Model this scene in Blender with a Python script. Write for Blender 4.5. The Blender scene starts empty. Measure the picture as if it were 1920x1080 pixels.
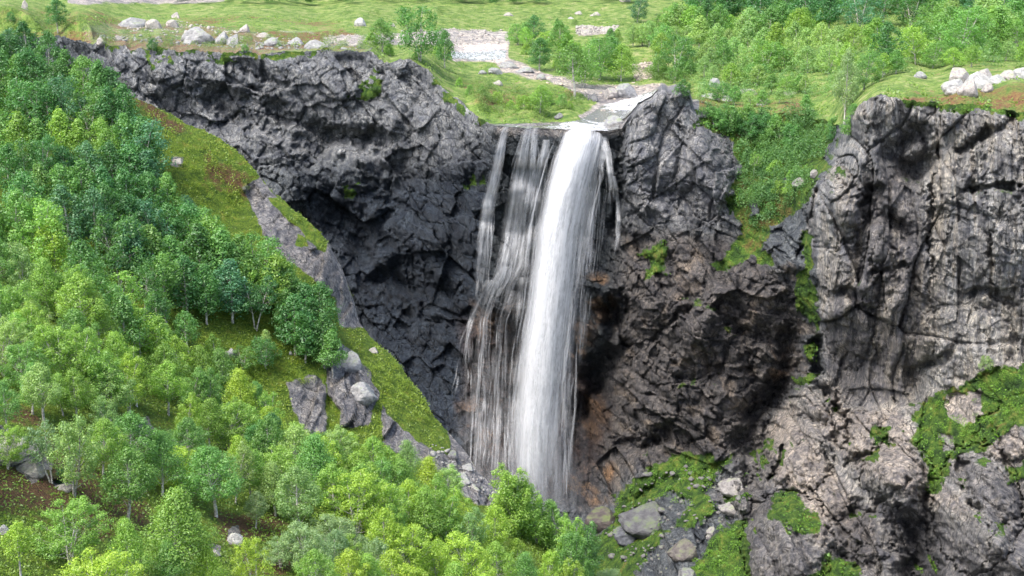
import bpy, math, random, time
import numpy as np
from mathutils import Vector, Matrix
T0 = time.time()
random.seed(7)
RNG = np.random.RandomState(11)
scene = bpy.context.scene
COL = scene.collection

# ------------------------------------------------------------------ camera geometry
F = 2886.0                      # focal length in photo pixels (1920 wide)
CZ = 73.0                       # metres above the lip of the fall
PITCH = math.atan(822.0 / F)
SP, CP = math.sin(PITCH), math.cos(PITCH)

def unproj(u, v, Y):
    a = (np.asarray(u, float) - 960.0) / F
    b = (540.0 - np.asarray(v, float)) / F
    den = CP + b * SP
    k = Y / den
    return a * k, np.asarray(Y, float) + 0 * k, CZ + (b * CP - SP) * k

# ------------------------------------------------------------------ noise
def _h(ix, iy, s):
    h = (ix.astype(np.int64) * 374761393 + iy.astype(np.int64) * 668265263 + s * 1442695041) & 0xFFFFFFFF
    h = ((h ^ (h >> 13)) * 1274126177) & 0xFFFFFFFF
    h = ((h ^ (h >> 16)) * 2246822519) & 0xFFFFFFFF
    return ((h ^ (h >> 15)) & 0xFFFFFF) / float(0x1000000)

def vnoise(x, y, s=0):
    x = np.asarray(x, float); y = np.asarray(y, float)
    ix = np.floor(x); iy = np.floor(y)
    fx = x - ix; fy = y - iy
    ix = ix.astype(np.int64); iy = iy.astype(np.int64)
    fx = fx * fx * fx * (fx * (fx * 6 - 15) + 10); fy = fy * fy * fy * (fy * (fy * 6 - 15) + 10)
    a = _h(ix, iy, s); b = _h(ix + 1, iy, s); c = _h(ix, iy + 1, s); d = _h(ix + 1, iy + 1, s)
    return (a * (1 - fx) + b * fx) * (1 - fy) + (c * (1 - fx) + d * fx) * fy * 1.0

def fbm(x, y, s=0, o=4, g=0.5):
    t = 0; a = 1.0; n = 0; ca, sa = math.cos(0.6), math.sin(0.6)
    for i in range(o):
        t = t + a * (vnoise(x, y, s + i * 17) * 2 - 1); n += a; a *= g
        x, y = (x * ca - y * sa) * 2.03, (x * sa + y * ca) * 2.03
    return t / n

def ridged(x, y, s=0, o=4, g=0.5):
    t = 0; a = 1.0; n = 0; ca, sa = math.cos(0.5), math.sin(0.5)
    for i in range(o):
        t = t + a * (1 - np.abs(vnoise(x, y, s + i * 13) * 2 - 1) * 2); n += a; a *= g
        x, y = (x * ca - y * sa) * 2.07, (x * sa + y * ca) * 2.07
    return t / n

def facet(x, y, s=0):
    """blocky rock: every voronoi cell is a tilted plane. returns plane value and distance to the crack"""
    x = np.asarray(x, float); y = np.asarray(y, float)
    ix = np.floor(x).astype(np.int64); iy = np.floor(y).astype(np.int64)
    f1 = np.full(x.shape, 9.0); f2 = np.full(x.shape, 9.0); val = np.zeros(x.shape)
    for dx in (-1, 0, 1):
        for dy in (-1, 0, 1):
            jx = ix + dx; jy = iy + dy
            cx = jx + _h(jx, jy, s); cy = jy + _h(jx, jy, s + 1)
            px = x - cx; py = y - cy
            d = px * px + py * py
            near = d < f1
            f2 = np.where(near, f1, np.minimum(f2, d))
            g1 = _h(jx, jy, s + 2) * 2 - 1; g2 = _h(jx, jy, s + 3) * 2 - 1; h = _h(jx, jy, s + 4) * 2 - 1
            val = np.where(near, h + 1.3 * (g1 * px + g2 * py), val)
            f1 = np.where(near, d, f1)
    return val, np.sqrt(f2) - np.sqrt(f1)

def sstep(a, b, x):
    t = np.clip((x - a) / (b - a), 0, 1)
    return t * t * (3 - 2 * t)

# ------------------------------------------------------------------ masks traced as outlines on the ground sheets
def poly_mask(U, V, poly, soft=8.0):
    xs = [p[0] for p in poly]; ys = [p[1] for p in poly]
    m = np.zeros(U.shape)
    sel = (U > min(xs) - soft * 2) & (U < max(xs) + soft * 2) & (V > min(ys) - soft * 2) & (V < max(ys) + soft * 2)
    if not sel.any(): return m
    u = U[sel]; v = V[sel]
    ins = np.zeros(u.shape, bool); dist = np.full(u.shape, 1e9)
    n = len(poly)
    for i in range(n):
        x0, y0 = poly[i]; x1, y1 = poly[(i + 1) % n]
        c = ((y0 > v) != (y1 > v)) & (u < (x1 - x0) * (v - y0) / ((y1 - y0) if y1 != y0 else 1e-9) + x0)
        ins ^= c
        ex, ey = x1 - x0, y1 - y0
        L = ex * ex + ey * ey + 1e-9
        t = np.clip(((u - x0) * ex + (v - y0) * ey) / L, 0, 1)
        dist = np.minimum(dist, (u - x0 - t * ex) ** 2 + (v - y0 - t * ey) ** 2)
    sd = np.sqrt(dist) * np.where(ins, 1, -1)
    m[sel] = sstep(-soft, soft, sd)
    return m

def line_mask(U, V, pts, w):
    """1 on a polyline, 0 at distance w"""
    dist = np.full(U.shape, 1e9); side = np.zeros(U.shape)
    for (x0, y0), (x1, y1) in zip(pts[:-1], pts[1:]):
        ex, ey = x1 - x0, y1 - y0
        L = ex * ex + ey * ey + 1e-9
        t = np.clip(((U - x0) * ex + (V - y0) * ey) / L, 0, 1)
        d = (U - x0 - t * ex) ** 2 + (V - y0 - t * ey) ** 2
        dist = np.minimum(dist, d)
    return np.clip(1 - np.sqrt(dist) / w, 0, 1)

class RBF:
    def __init__(self, pts, c=60.0):
        P = np.array([(p[0], p[1]) for p in pts], float) ; z = np.array([p[2] for p in pts], float)
        self.P = P; self.c = c
        n = len(P)
        d = np.sqrt(((P[:, None] - P[None]) ** 2).sum(-1) + c * c)
        A = np.zeros((n + 3, n + 3)); A[:n, :n] = d + np.eye(n) * 0.5
        A[:n, n] = 1; A[:n, n + 1:] = P / 1000; A[n, :n] = 1; A[n + 1:, :n] = P.T / 1000
        self.w = np.linalg.solve(A, np.concatenate([z, [0, 0, 0]]))
    def __call__(self, U, V):
        out = np.full(U.shape, self.w[len(self.P)]) + self.w[-2] * U / 1000 + self.w[-1] * V / 1000
        for (x, y), w in zip(self.P, self.w):
            out = out + w * np.sqrt((U - x) ** 2 + (V - y) ** 2 + self.c ** 2)
        return out

def lin(pts):
    xs = [p[0] for p in pts]
    return lambda u, k=1: np.interp(u, xs, [p[k] for p in pts])

# ------------------------------------------------------------------ object bookkeeping
def tag(o, label=None, cat=None, group=None, kind=None):
    if label: o['label'] = label
    if cat: o['category'] = cat
    if group: o['group'] = group
    if kind: o['kind'] = kind
    return o

def link(name, me, mat=None, parent=None):
    o = bpy.data.objects.new(name, me); COL.objects.link(o)
    if mat is not None and me is not None and not me.materials: me.materials.append(mat)
    if parent is not None: o.parent = parent
    return o

def empty(name, loc=(0, 0, 0), rz=0.0):
    o = bpy.data.objects.new(name, None); COL.objects.link(o)
    o.location = loc; o.rotation_euler = (0, 0, rz); o.empty_display_size = 0.5
    return o

def mesh_np(name, verts, faces, smooth=False, attrs=None, k=4):
    me = bpy.data.meshes.new(name)
    verts = np.asarray(verts, np.float32).reshape(-1, 3); faces = np.asarray(faces, np.int32).reshape(-1, k)
    me.vertices.add(len(verts)); me.vertices.foreach_set('co', verts.ravel())
    me.loops.add(faces.size); me.loops.foreach_set('vertex_index', faces.ravel())
    me.polygons.add(len(faces))
    me.polygons.foreach_set('loop_start', np.arange(len(faces), dtype=np.int32) * k)
    if smooth: me.polygons.foreach_set('use_smooth', np.ones(len(faces), bool))
    for nm, (kind, dom, arr) in (attrs or {}).items():
        at = me.attributes.new(nm, kind, dom)
        at.data.foreach_set('color' if kind == 'FLOAT_COLOR' else 'value', np.asarray(arr, np.float32).ravel())
    me.update(calc_edges=True)
    return me

def rgba(c):
    return np.concatenate([c, np.ones(c.shape[:-1] + (1,))], -1)

# ------------------------------------------------------------------ materials
def new_mat(name):
    m = bpy.data.materials.new(name); m.use_nodes = True
    nt = m.node_tree; nt.nodes.clear()
    return m, nt
def N(nt, t, **kw):
    n = nt.nodes.new(t)
    for k, v in kw.items():
        if k in n.inputs.keys(): n.inputs[k].default_value = v
        else: setattr(n, k, v)
    return n
def L(nt, a, b): nt.links.new(a, b)
def noise_node(nt, vec, scale, detail=4.0, rough=0.55, dist=0.0):
    n = N(nt, 'ShaderNodeTexNoise', Scale=scale, Detail=detail, Roughness=rough, Distortion=dist)
    L(nt, vec, n.inputs['Vector']); return n.outputs['Fac']
def maprange(nt, fac, a, b, c, d):
    n = N(nt, 'ShaderNodeMapRange'); L(nt, fac, n.inputs[0])
    for i, v in enumerate((a, b, c, d)): n.inputs[i + 1].default_value = v
    return n.outputs[0]
def ramp(nt, fac, stops):
    n = N(nt, 'ShaderNodeValToRGB'); r = n.color_ramp
    while len(r.elements) < len(stops): r.elements.new(0.5)
    for e, (p, c) in zip(r.elements, stops): e.position = p; e.color = (*c, 1)
    L(nt, fac, n.inputs['Fac']); return n.outputs['Color']
def mix(nt, fac, a, b, blend='MIX'):
    n = N(nt, 'ShaderNodeMix', data_type='RGBA', blend_type=blend)
    for s, v in ((n.inputs['Factor'], fac), (n.inputs['A'], a), (n.inputs['B'], b)):
        if hasattr(v, 'links'): L(nt, v, s)
        elif isinstance(v, (int, float)): s.default_value = v
        else: s.default_value = (*v, 1)
    return n.outputs['Result']
def math_n(nt, op, a, b=0.0, clamp=False):
    n = N(nt, 'ShaderNodeMath', operation=op, use_clamp=clamp)
    for s, v in ((n.inputs[0], a), (n.inputs[1], b)):
        if hasattr(v, 'links'): L(nt, v, s)
        else: s.default_value = v
    return n.outputs[0]

def land_material(name, stretch, fine=1.0, grass_stops=None, bump=0.5):
    """rock and turf: per-point rock colour ('tint'), turf amount ('turf') and wetness ('wet') stored on the mesh"""
    m, nt = new_mat(name)
    tc = N(nt, 'ShaderNodeTexCoord').outputs['Object']
    mp = N(nt, 'ShaderNodeMapping'); mp.inputs['Scale'].default_value = stretch; L(nt, tc, mp.inputs['Vector'])
    vs = mp.outputs['Vector']
    tint = N(nt, 'ShaderNodeAttribute', attribute_name='tint').outputs['Color']
    turf = N(nt, 'ShaderNodeAttribute', attribute_name='turf')
    wet = N(nt, 'ShaderNodeAttribute', attribute_name='wet').outputs['Fac']
    heath = N(nt, 'ShaderNodeAttribute', attribute_name='heath').outputs['Fac']
    n1 = noise_node(nt, vs, 0.9 * fine, 8, 0.72)
    n2 = noise_node(nt, tc, 0.22 * fine, 5, 0.6, 0.6)
    n3 = noise_node(nt, vs, 3.5 * fine, 6, 0.75)
    f1 = ramp(nt, n1, [(0.33, (0.38, 0.40, 0.46)), (0.45, (0.74, 0.75, 0.78)), (0.55, (1.08, 1.06, 1.03)), (0.66, (1.8, 1.74, 1.65))])
    f2 = ramp(nt, n2, [(0.33, (0.45, 0.47, 0.55)), (0.5, (1, 1, 1)), (0.66, (1.45, 1.41, 1.34))])
    rock = mix(nt, 1.0, tint, f1, 'MULTIPLY'); rock = mix(nt, 0.8, rock, f2, 'MULTIPLY')
    f3 = ramp(nt, n3, [(0.3, (0.72, 0.72, 0.74)), (0.5, (1, 1, 1)), (0.75, (1.5, 1.5, 1.45))])
    rock = mix(nt, 0.8, rock, f3, 'MULTIPLY')
    nw = N(nt, 'ShaderNodeTexNoise', Scale=0.5 * fine, Detail=3.0); L(nt, tc, nw.inputs['Vector'])
    wv = N(nt, 'ShaderNodeVectorMath', operation='SCALE'); L(nt, nw.outputs['Color'], wv.inputs[0]); wv.inputs['Scale'].default_value = 1.6
    wa = N(nt, 'ShaderNodeVectorMath', operation='ADD'); L(nt, vs, wa.inputs[0]); L(nt, wv.outputs[0], wa.inputs[1])
    joints = None
    for sc_, wd_, lo_ in ((0.17, 0.035, 0.22), (0.48, 0.05, 0.38)):
        vj = N(nt, 'ShaderNodeTexVoronoi', feature='DISTANCE_TO_EDGE', Scale=sc_ * fine); L(nt, wa.outputs[0], vj.inputs['Vector'])
        j_ = maprange(nt, vj.outputs['Distance'], 0.0, wd_, lo_, 1.0); joints = j_ if joints is None else math_n(nt, 'MULTIPLY', joints, j_)
    jn = mix(nt, maprange(nt, n2, 0.40, 0.60, 0.15, 1.0), (1, 1, 1), joints)
    rock = mix(nt, 1.0, rock, jn, 'MULTIPLY')
    # pale lichen specks
    vo = N(nt, 'ShaderNodeTexVoronoi', Scale=2.2 * fine); L(nt, tc, vo.inputs['Vector'])
    sp = maprange(nt, vo.outputs['Distance'], 0.10, 0.2, 1, 0)
    sp = math_n(nt, 'MULTIPLY', sp, maprange(nt, n2, 0.52, 0.62, 0, 0.5))
    lich = mix(nt, 1.0, tint, (1.9, 1.9, 1.8), 'MULTIPLY')
    rock = mix(nt, sp, rock, lich)
    # turf
    g1 = noise_node(nt, tc, 0.35 * fine, 6, 0.65, 0.3); g2 = noise_node(nt, tc, 2.3 * fine, 5, 0.7)
    gs = grass_stops or [(0.35, (0.02, 0.05, 0.01)), (0.45, (0.045, 0.105, 0.014)), (0.55, (0.09, 0.17, 0.02)), (0.66, (0.18, 0.22, 0.04))]
    gc = ramp(nt, g1, gs)
    gc = mix(nt, 1.0, gc, ramp(nt, g2, [(0.3, (0.5, 0.52, 0.5)), (0.5, (1, 1, 1)), (0.72, (1.5, 1.4, 1.3))]), 'MULTIPLY')
    hc = ramp(nt, g2, [(0.3, (0.06, 0.035, 0.022)), (0.5, (0.15, 0.075, 0.035)), (0.7, (0.20, 0.16, 0.05))])
    hm = math_n(nt, 'ADD', heath, math_n(nt, 'MULTIPLY', math_n(nt, 'SUBTRACT', g1, 0.5), 1.6))
    gc = mix(nt, maprange(nt, hm, 0.35, 0.7, 0, 1), gc, hc)
    gm = math_n(nt, 'ADD', turf.outputs['Fac'], math_n(nt, 'MULTIPLY', math_n(nt, 'SUBTRACT', n3, 0.5), 1.1))
    gm = maprange(nt, gm, 0.42, 0.58, 0, 1)
    col = mix(nt, gm, rock, gc)
    rough = maprange(nt, wet, 0, 1, 0.85, 0.42)
    rough = mix(nt, gm, rough, (0.95, 0.95, 0.95))
    bp = N(nt, 'ShaderNodeBump', Strength=min(1, bump * 1.7), Distance=1.0)
    hh = math_n(nt, 'ADD', math_n(nt, 'MULTIPLY', n1, 1.4), n3); hh2 = math_n(nt, 'ADD', hh, math_n(nt, 'ADD', math_n(nt, 'MULTIPLY', g2, 0.6), math_n(nt, 'MULTIPLY', joints, 0.8)))
    L(nt, hh2, bp.inputs['Height'])
    bs = N(nt, 'ShaderNodeBsdfPrincipled'); L(nt, col, bs.inputs['Base Color']); L(nt, rough, bs.inputs['Roughness'])
    bs.inputs['Specular IOR Level'].default_value = 0.35
    L(nt, bp.outputs['Normal'], bs.inputs['Normal'])
    out = N(nt, 'ShaderNodeOutputMaterial'); L(nt, bs.outputs[0], out.inputs['Surface'])
    return m

M = {}
M['cliff'] = land_material('cliff rock and turf', (1.0, 1.0, 0.75), 1.0)
M['side'] = land_material('streaked cliff rock', (1.5, 1.5, 0.33), 1.0)
M['plateau'] = land_material('meadow and gravel', (1, 1, 1), 0.7,
    [(0.32, (0.05, 0.10, 0.02)), (0.43, (0.10, 0.175, 0.03)), (0.53, (0.16, 0.235, 0.05)), (0.65, (0.28, 0.29, 0.12))], 0.3)
M['hill'] = land_material('hillside turf and rock', (1, 1, 1), 1.6,
    [(0.3, (0.05, 0.11, 0.012)), (0.43, (0.11, 0.20, 0.015)), (0.55, (0.16, 0.26, 0.02)), (0.7, (0.28, 0.30, 0.045))], 0.6)

def leaf_material():
    m, nt = new_mat('birch leaves')
    oc = N(nt, 'ShaderNodeObjectInfo')
    at = N(nt, 'ShaderNodeAttribute', attribute_name='leaf').outputs['Fac']
    v = ramp(nt, at, [(0.0, (0.62, 0.68, 0.72)), (0.5, (1, 1, 1)), (1.0, (1.45, 1.3, 1.15))])
    c = mix(nt, 1.0, oc.outputs['Color'], v, 'MULTIPLY')
    d = N(nt, 'ShaderNodeBsdfDiffuse'); L(nt, c, d.inputs['Color'])
    t = N(nt, 'ShaderNodeBsdfTranslucent')
    L(nt, mix(nt, 1.0, c, (1.25, 1.3, 0.55), 'MULTIPLY'), t.inputs['Color'])
    g = N(nt, 'ShaderNodeBsdfGlossy', Roughness=0.45); g.inputs['Color'].default_value = (0.6, 0.7, 0.6, 1)
    ms = N(nt, 'ShaderNodeMixShader'); ms.inputs[0].default_value = 0.45
    L(nt, d.outputs[0], ms.inputs[1]); L(nt, t.outputs[0], ms.inputs[2])
    m2 = N(nt, 'ShaderNodeMixShader'); m2.inputs[0].default_value = 0.05
    L(nt, ms.outputs[0], m2.inputs[1]); L(nt, g.outputs[0], m2.inputs[2])
    out = N(nt, 'ShaderNodeOutputMaterial'); L(nt, m2.outputs[0], out.inputs['Surface'])
    return m
M['leaf'] = leaf_material()

def bark_material():
    m, nt = new_mat('birch bark')
    tc = N(nt, 'ShaderNodeTexCoord').outputs['Object']
    n1 = noise_node(nt, tc, 2.0, 5, 0.7); n2 = noise_node(nt, tc, 7.0, 3, 0.6)
    c = ramp(nt, n1, [(0.35, (0.10, 0.09, 0.075)), (0.47, (0.46, 0.43, 0.39)), (0.6, (0.75, 0.72, 0.67))])
    c = mix(nt, 0.7, c, ramp(nt, n2, [(0.35, (0.4, 0.38, 0.36)), (0.5, (1, 1, 1))]), 'MULTIPLY')
    b = N(nt, 'ShaderNodeBsdfPrincipled', Roughness=0.85); L(nt, c, b.inputs['Base Color'])
    out = N(nt, 'ShaderNodeOutputMaterial'); L(nt, b.outputs[0], out.inputs['Surface'])
    return m
M['bark'] = bark_material()

def stone_material(name, base, moss=0.0):
    m, nt = new_mat(name)
    tc = N(nt, 'ShaderNodeTexCoord').outputs['Object']
    oi = N(nt, 'ShaderNodeObjectInfo')
    n1 = noise_node(nt, tc, 1.1, 8, 0.7); n2 = noise_node(nt, tc, 5.0, 5, 0.7)
    c = mix(nt, 1.0, oi.outputs['Color'], ramp(nt, n1, [(0.3, (0.45, 0.45, 0.47)), (0.5, (1, 1, 1)), (0.7, (1.4, 1.38, 1.34))]), 'MULTIPLY')
    c = mix(nt, 0.8, c, ramp(nt, n2, [(0.3, (0.6, 0.6, 0.6)), (0.55, (1.1, 1.1, 1.1)), (0.75, (1.4, 1.4, 1.4))]), 'MULTIPLY')
    geo = N(nt, 'ShaderNodeNewGeometry'); sx = N(nt, 'ShaderNodeSeparateXYZ'); L(nt, geo.outputs['Normal'], sx.inputs[0])
    mm = math_n(nt, 'MULTIPLY', maprange(nt, sx.outputs['Z'], 0.5, 0.9, 0, 1), maprange(nt, n1, 0.45, 0.6, 0, moss))
    c = mix(nt, mm, c, (0.11, 0.17, 0.03))
    bp = N(nt, 'ShaderNodeBump', Strength=0.6, Distance=0.25); L(nt, math_n(nt, 'ADD', n1, n2), bp.inputs['Height'])
    b = N(nt, 'ShaderNodeBsdfPrincipled', Roughness=0.85); L(nt, c, b.inputs['Base Color']); L(nt, bp.outputs['Normal'], b.inputs['Normal'])
    out = N(nt, 'ShaderNodeOutputMaterial'); L(nt, b.outputs[0], out.inputs['Surface'])
    return m
M['stone'] = stone_material('boulder stone', 0.3, 0.7)

def fall_material(name, dens, body, soft=1.0):
    """falling white water: opaque threads over clear air, threads run down the flow ('along'), fade at the rims ('across')"""
    m, nt = new_mat(name)
    ac = N(nt, 'ShaderNodeAttribute', attribute_name='across').outputs['Fac']
    al = N(nt, 'ShaderNodeAttribute', attribute_name='along').outputs['Fac']
    se = N(nt, 'ShaderNodeAttribute', attribute_name='sheet').outputs['Fac']
    wm = N(nt, 'ShaderNodeAttribute', attribute_name='metres').outputs['Fac']
    cx = N(nt, 'ShaderNodeCombineXYZ'); L(nt, math_n(nt, 'MULTIPLY', wm, 1.0), cx.inputs[0])
    L(nt, math_n(nt, 'MULTIPLY', al, 0.075), cx.inputs[1]); L(nt, se, cx.inputs[2])
    a = noise_node(nt, cx.outputs[0], 1.0, 6, 0.62, 0.25)
    cy = N(nt, 'ShaderNodeCombineXYZ'); L(nt, math_n(nt, 'MULTIPLY', wm, 1.6), cy.inputs[0])
    L(nt, math_n(nt, 'MULTIPLY', al, 0.35), cy.inputs[1]); L(nt, se, cy.inputs[2])
    b = noise_node(nt, cy.outputs[0], 1.0, 7, 0.75, 0.5)
    s = math_n(nt, 'ADD', math_n(nt, 'MULTIPLY', a, 0.62), math_n(nt, 'MULTIPLY', b, 0.38))
    d = N(nt, 'ShaderNodeAttribute', attribute_name='amount').outputs['Fac']
    lo = math_n(nt, 'SUBTRACT', s, math_n(nt, 'SUBTRACT', 0.62, math_n(nt, 'MULTIPLY', d, 0.34)))
    al1 = math_n(nt, 'MULTIPLY', lo, dens, True)
    edge = math_n(nt, 'SUBTRACT', 1.0, math_n(nt, 'ABSOLUTE', ac))
    edge = maprange(nt, edge, 0.0, 0.55 * soft, 0, 1)
    alpha = math_n(nt, 'MULTIPLY', al1, edge, True)
    alpha = math_n(nt, 'MULTIPLY', alpha, body, True)
    df = N(nt, 'ShaderNodeBsdfDiffuse'); df.inputs['Color'].default_value = (0.86, 0.88, 0.90, 1)
    tl = N(nt, 'ShaderNodeBsdfTranslucent'); tl.inputs['Color'].default_value = (0.86, 0.88, 0.90, 1)
    w = N(nt, 'ShaderNodeMixShader'); w.inputs[0].default_value = 0.45; L(nt, df.outputs[0], w.inputs[1]); L(nt, tl.outputs[0], w.inputs[2])
    tr = N(nt, 'ShaderNodeBsdfTransparent')
    mx = N(nt, 'ShaderNodeMixShader'); L(nt, alpha, mx.inputs[0]); L(nt, tr.outputs[0], mx.inputs[1]); L(nt, w.outputs[0], mx.inputs[2])
    out = N(nt, 'ShaderNodeOutputMaterial'); L(nt, mx.outputs[0], out.inputs['Surface'])
    return m
M['fall'] = fall_material('falling white water', 4.0, 1.0)
M['mist'] = fall_material('drifting spray', 1.6, 0.75, 1.8)
M['thread'] = fall_material('fine water thread', 2.2, 0.6)
M['veil'] = fall_material('thin water veil', 2.2, 0.75)

def stream_material():
    m, nt = new_mat('running stream water')
    tc = N(nt, 'ShaderNodeTexCoord').outputs['Object']
    n1 = noise_node(nt, tc, 0.6, 6, 0.7, 0.8); n2 = noise_node(nt, tc, 3.0, 4, 0.7, 0.3)
    f = math_n(nt, 'ADD', math_n(nt, 'MULTIPLY', n1, 0.6), math_n(nt, 'MULTIPLY', n2, 0.4))
    foam = N(nt, 'ShaderNodeAttribute', attribute_name='foam').outputs['Fac']
    f = maprange(nt, math_n(nt, 'ADD', f, foam), 0.62, 0.80, 0, 1)
    c = mix(nt, f, (0.16, 0.15, 0.13), (0.82, 0.83, 0.84))
    b = N(nt, 'ShaderNodeBsdfPrincipled'); L(nt, c, b.inputs['Base Color']); L(nt, maprange(nt, f, 0, 1, 0.12, 0.7), b.inputs['Roughness'])
    bp = N(nt, 'ShaderNodeBump', Strength=0.5, Distance=0.2); L(nt, n2, bp.inputs['Height']); L(nt, bp.outputs['Normal'], b.inputs['Normal'])
    out = N(nt, 'ShaderNodeOutputMaterial'); L(nt, b.outputs[0], out.inputs['Surface'])
    return m
M['stream'] = stream_material()

# ------------------------------------------------------------------ ground sheets
class Sheet:
    """columns at u, rows at v; depth Y per vertex. sample() gives the world point that stands at a photo position"""
    def __init__(self, us, V, Y): self.us, self.V, self.Y = us, V, Y
    def y(self, u, v):
        i = int(np.clip(np.searchsorted(self.us, u), 1, len(self.us) - 1))
        t = (u - self.us[i - 1]) / (self.us[i] - self.us[i - 1]); t = min(max(t, 0), 1)
        a = np.interp(v, self.V[:, i - 1], self.Y[:, i - 1]); b = np.interp(v, self.V[:, i], self.Y[:, i])
        return a * (1 - t) + b * t
    def pt(self, u, v):
        x, y, z = unproj(u, v, self.y(u, v)); return Vector((float(x), float(y), float(z)))

def grid_faces(nr, nc, keep=None):
    i = np.arange(nr * nc).reshape(nr, nc)
    q = np.stack([i[:-1, :-1], i[1:, :-1], i[1:, 1:], i[:-1, 1:]], -1)
    if keep is not None: q = q[keep[:-1, :-1] & keep[1:, 1:]]
    return q.reshape(-1, 4)

def grid_mesh(name, X, Y, Z, attrs, keep=None, smooth=False):
    nr, nc = X.shape
    f = grid_faces(nr, nc, keep)
    used = np.unique(f); remap = np.full(nr * nc, -1, np.int64); remap[used] = np.arange(len(used))
    v = np.stack([X, Y, Z], -1).reshape(-1, 3)[used]
    at = {k: (kd, 'POINT', a.reshape(nr * nc, -1)[used]) for k, (kd, a) in attrs.items()}
    return mesh_np(name, v, remap[f], smooth, at)

# --- rim of the gorge: (u, v, Y)
RIM = [(-420, 30, 560), (-80, 60, 520), (100, 70, 515), (180, 78, 505), (240, 92, 498), (300, 92, 492), (370, 96, 487), (430, 100, 484), (520, 98, 478), (620, 94, 472), (690, 98, 466),
       (720, 116, 462), (770, 112, 458), (800, 124, 455), (830, 160, 446), (870, 196, 434), (905, 226, 422), (930, 236, 414), (960, 240, 411.5), (1050, 243, 410), (1140, 246, 408),
       (1166, 240, 406), (1180, 215, 403), (1200, 196, 400), (1215, 186, 398), (1240, 170, 397), (1275, 166, 396), (1292, 175, 397), (1302, 205, 399), (1340, 214, 402), (1400, 212, 408),
       (1480, 214, 404), (1540, 222, 392), (1575, 236, 370), (1600, 208, 350), (1640, 180, 338), (1690, 186, 335), (1760, 192, 332), (1840, 198, 328), (1900, 206, 324), (2080, 220, 318), (2660, 250, 300)]
def rim_v(u):
    u = np.asarray(u, float); calm = 1 - 0.8 * sstep(20, 0, np.maximum(930 - u, u - 1165))
    return lin(RIM)(u) + (7.5 * fbm(u / 21, u * 0 + 3.3, 811, 3) + 2.5 * fbm(u / 5, u * 0 + 7.1, 813, 2)) * calm
rim_y = lambda u: lin(RIM)(u, 2)

HILL_SIL = [(-420, -10), (-120, 70), (0, 104), (100, 130), (180, 152), (240, 176), (300, 206), (360, 236), (410, 258), (450, 290), (480, 322), (520, 368), (570, 405), (612, 452), (640, 500),
            (662, 560), (674, 606), (700, 640), (742, 672), (790, 742), (830, 800), (866, 836), (900, 888), (940, 925), (1000, 962), (1060, 1000), (1120, 1090), (1180, 1190)]
hill_v = lin(HILL_SIL)

# --- cliff
print('t', time.time() - T0)
us = np.concatenate([np.arange(-420, -60, 8.0), np.arange(-60, 2060, 2.0), np.arange(2060, 2660, 8.0)])
NR = 520
tt = np.linspace(0, 1, NR)[:, None]
U = np.repeat(us[None], NR, 0)
rv = rim_v(us)[None]
V = rv + (1190 - rv) * tt
CL = [(p[0], p[1], p[2]) for p in RIM[::1]]
CL += [(300, 250, 494), (500, 220, 478), (500, 350, 470), (650, 250, 466), (780, 250, 452), (880, 300, 430), (700, 420, 460), (800, 450, 446), (880, 520, 432), (700, 600, 452), (800, 650, 440),
       (760, 740, 432), (880, 700, 428), (860, 850, 418), (900, 900, 412), (640, 700, 440), (300, 600, 470), (0, 600, 480), (0, 1100, 460), (600, 1100, 430),
       (960, 300, 413), (1050, 300, 412), (1140, 300, 410), (960, 450, 419), (1050, 450, 421), (1130, 450, 411), (930, 560, 417), (1040, 600, 424), (1120, 560, 407),
       (960, 750, 424), (1050, 750, 424), (1120, 720, 416), (1100, 640, 413), (1000, 860, 414), (1070, 900, 404), (1100, 960, 398), (1000, 960, 404),
       (1200, 300, 398), (1280, 300, 394), (1350, 300, 392), (1200, 450, 399), (1300, 450, 388), (1200, 600, 392), (1300, 600, 380), (1200, 760, 392), (1300, 760, 378), (1180, 860, 392), (1260, 840, 378),
       (1420, 300, 396), (1480, 300, 386), (1420, 420, 380), (1480, 420, 372), (1460, 500, 368), (1400, 560, 372), (1480, 600, 368), (1420, 680, 374), (1440, 780, 376), (1380, 760, 372),
       (1540, 300, 376), (1520, 400, 360), (1560, 330, 352), (1600, 300, 342), (1530, 500, 354), (1590, 460, 338), (1580, 620, 344), (1560, 720, 352),
       (1700, 300, 338), (1700, 450, 332), (1700, 600, 332), (1700, 720, 334), (1850, 300, 324), (1850, 450, 318), (1850, 600, 316), (1950, 400, 312), (1950, 650, 308),
       (1520, 760, 358), (1600, 800, 338), (1480, 860, 350), (1550, 900, 334), (1650, 850, 324), (1750, 780, 320), (1850, 720, 310), (1900, 800, 300), (1780, 880, 304),
       (1360, 860, 366), (1280, 880, 372), (1200, 900, 380), (1130, 1000, 376), (1220, 1000, 358), (1320, 980, 344), (1380, 1080, 322), (1250, 1100, 330), (1440, 960, 336), (1450, 1060, 318),
       (1600, 950, 318), (1600, 1080, 302), (1700, 960, 310), (1700, 1080, 298), (1850, 950, 288), (1850, 1080, 276), (1980, 1000, 270), (2060, 700, 296), (2060, 1190, 255), (1500, 1190, 295), (1250, 1190, 315), (2600, 500, 296), (2600, 900, 262), (2600, 1190, 236), (2300, 700, 285), (1000, 1190, 360), (800, 1000, 410), (800, 1190, 400)]
rb = RBF(CL, 22.0)
Yb = rb(U, V)
# exact at the rim
dr = (rim_y(us)[None] - rb(us[None], rim_v(us)[None]))
Yb = Yb + dr * np.exp(-(V - rv) / 18.0)
Xb, _, Zb = unproj(U, V, Yb)
print('rbf', time.time() - T0)
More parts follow.
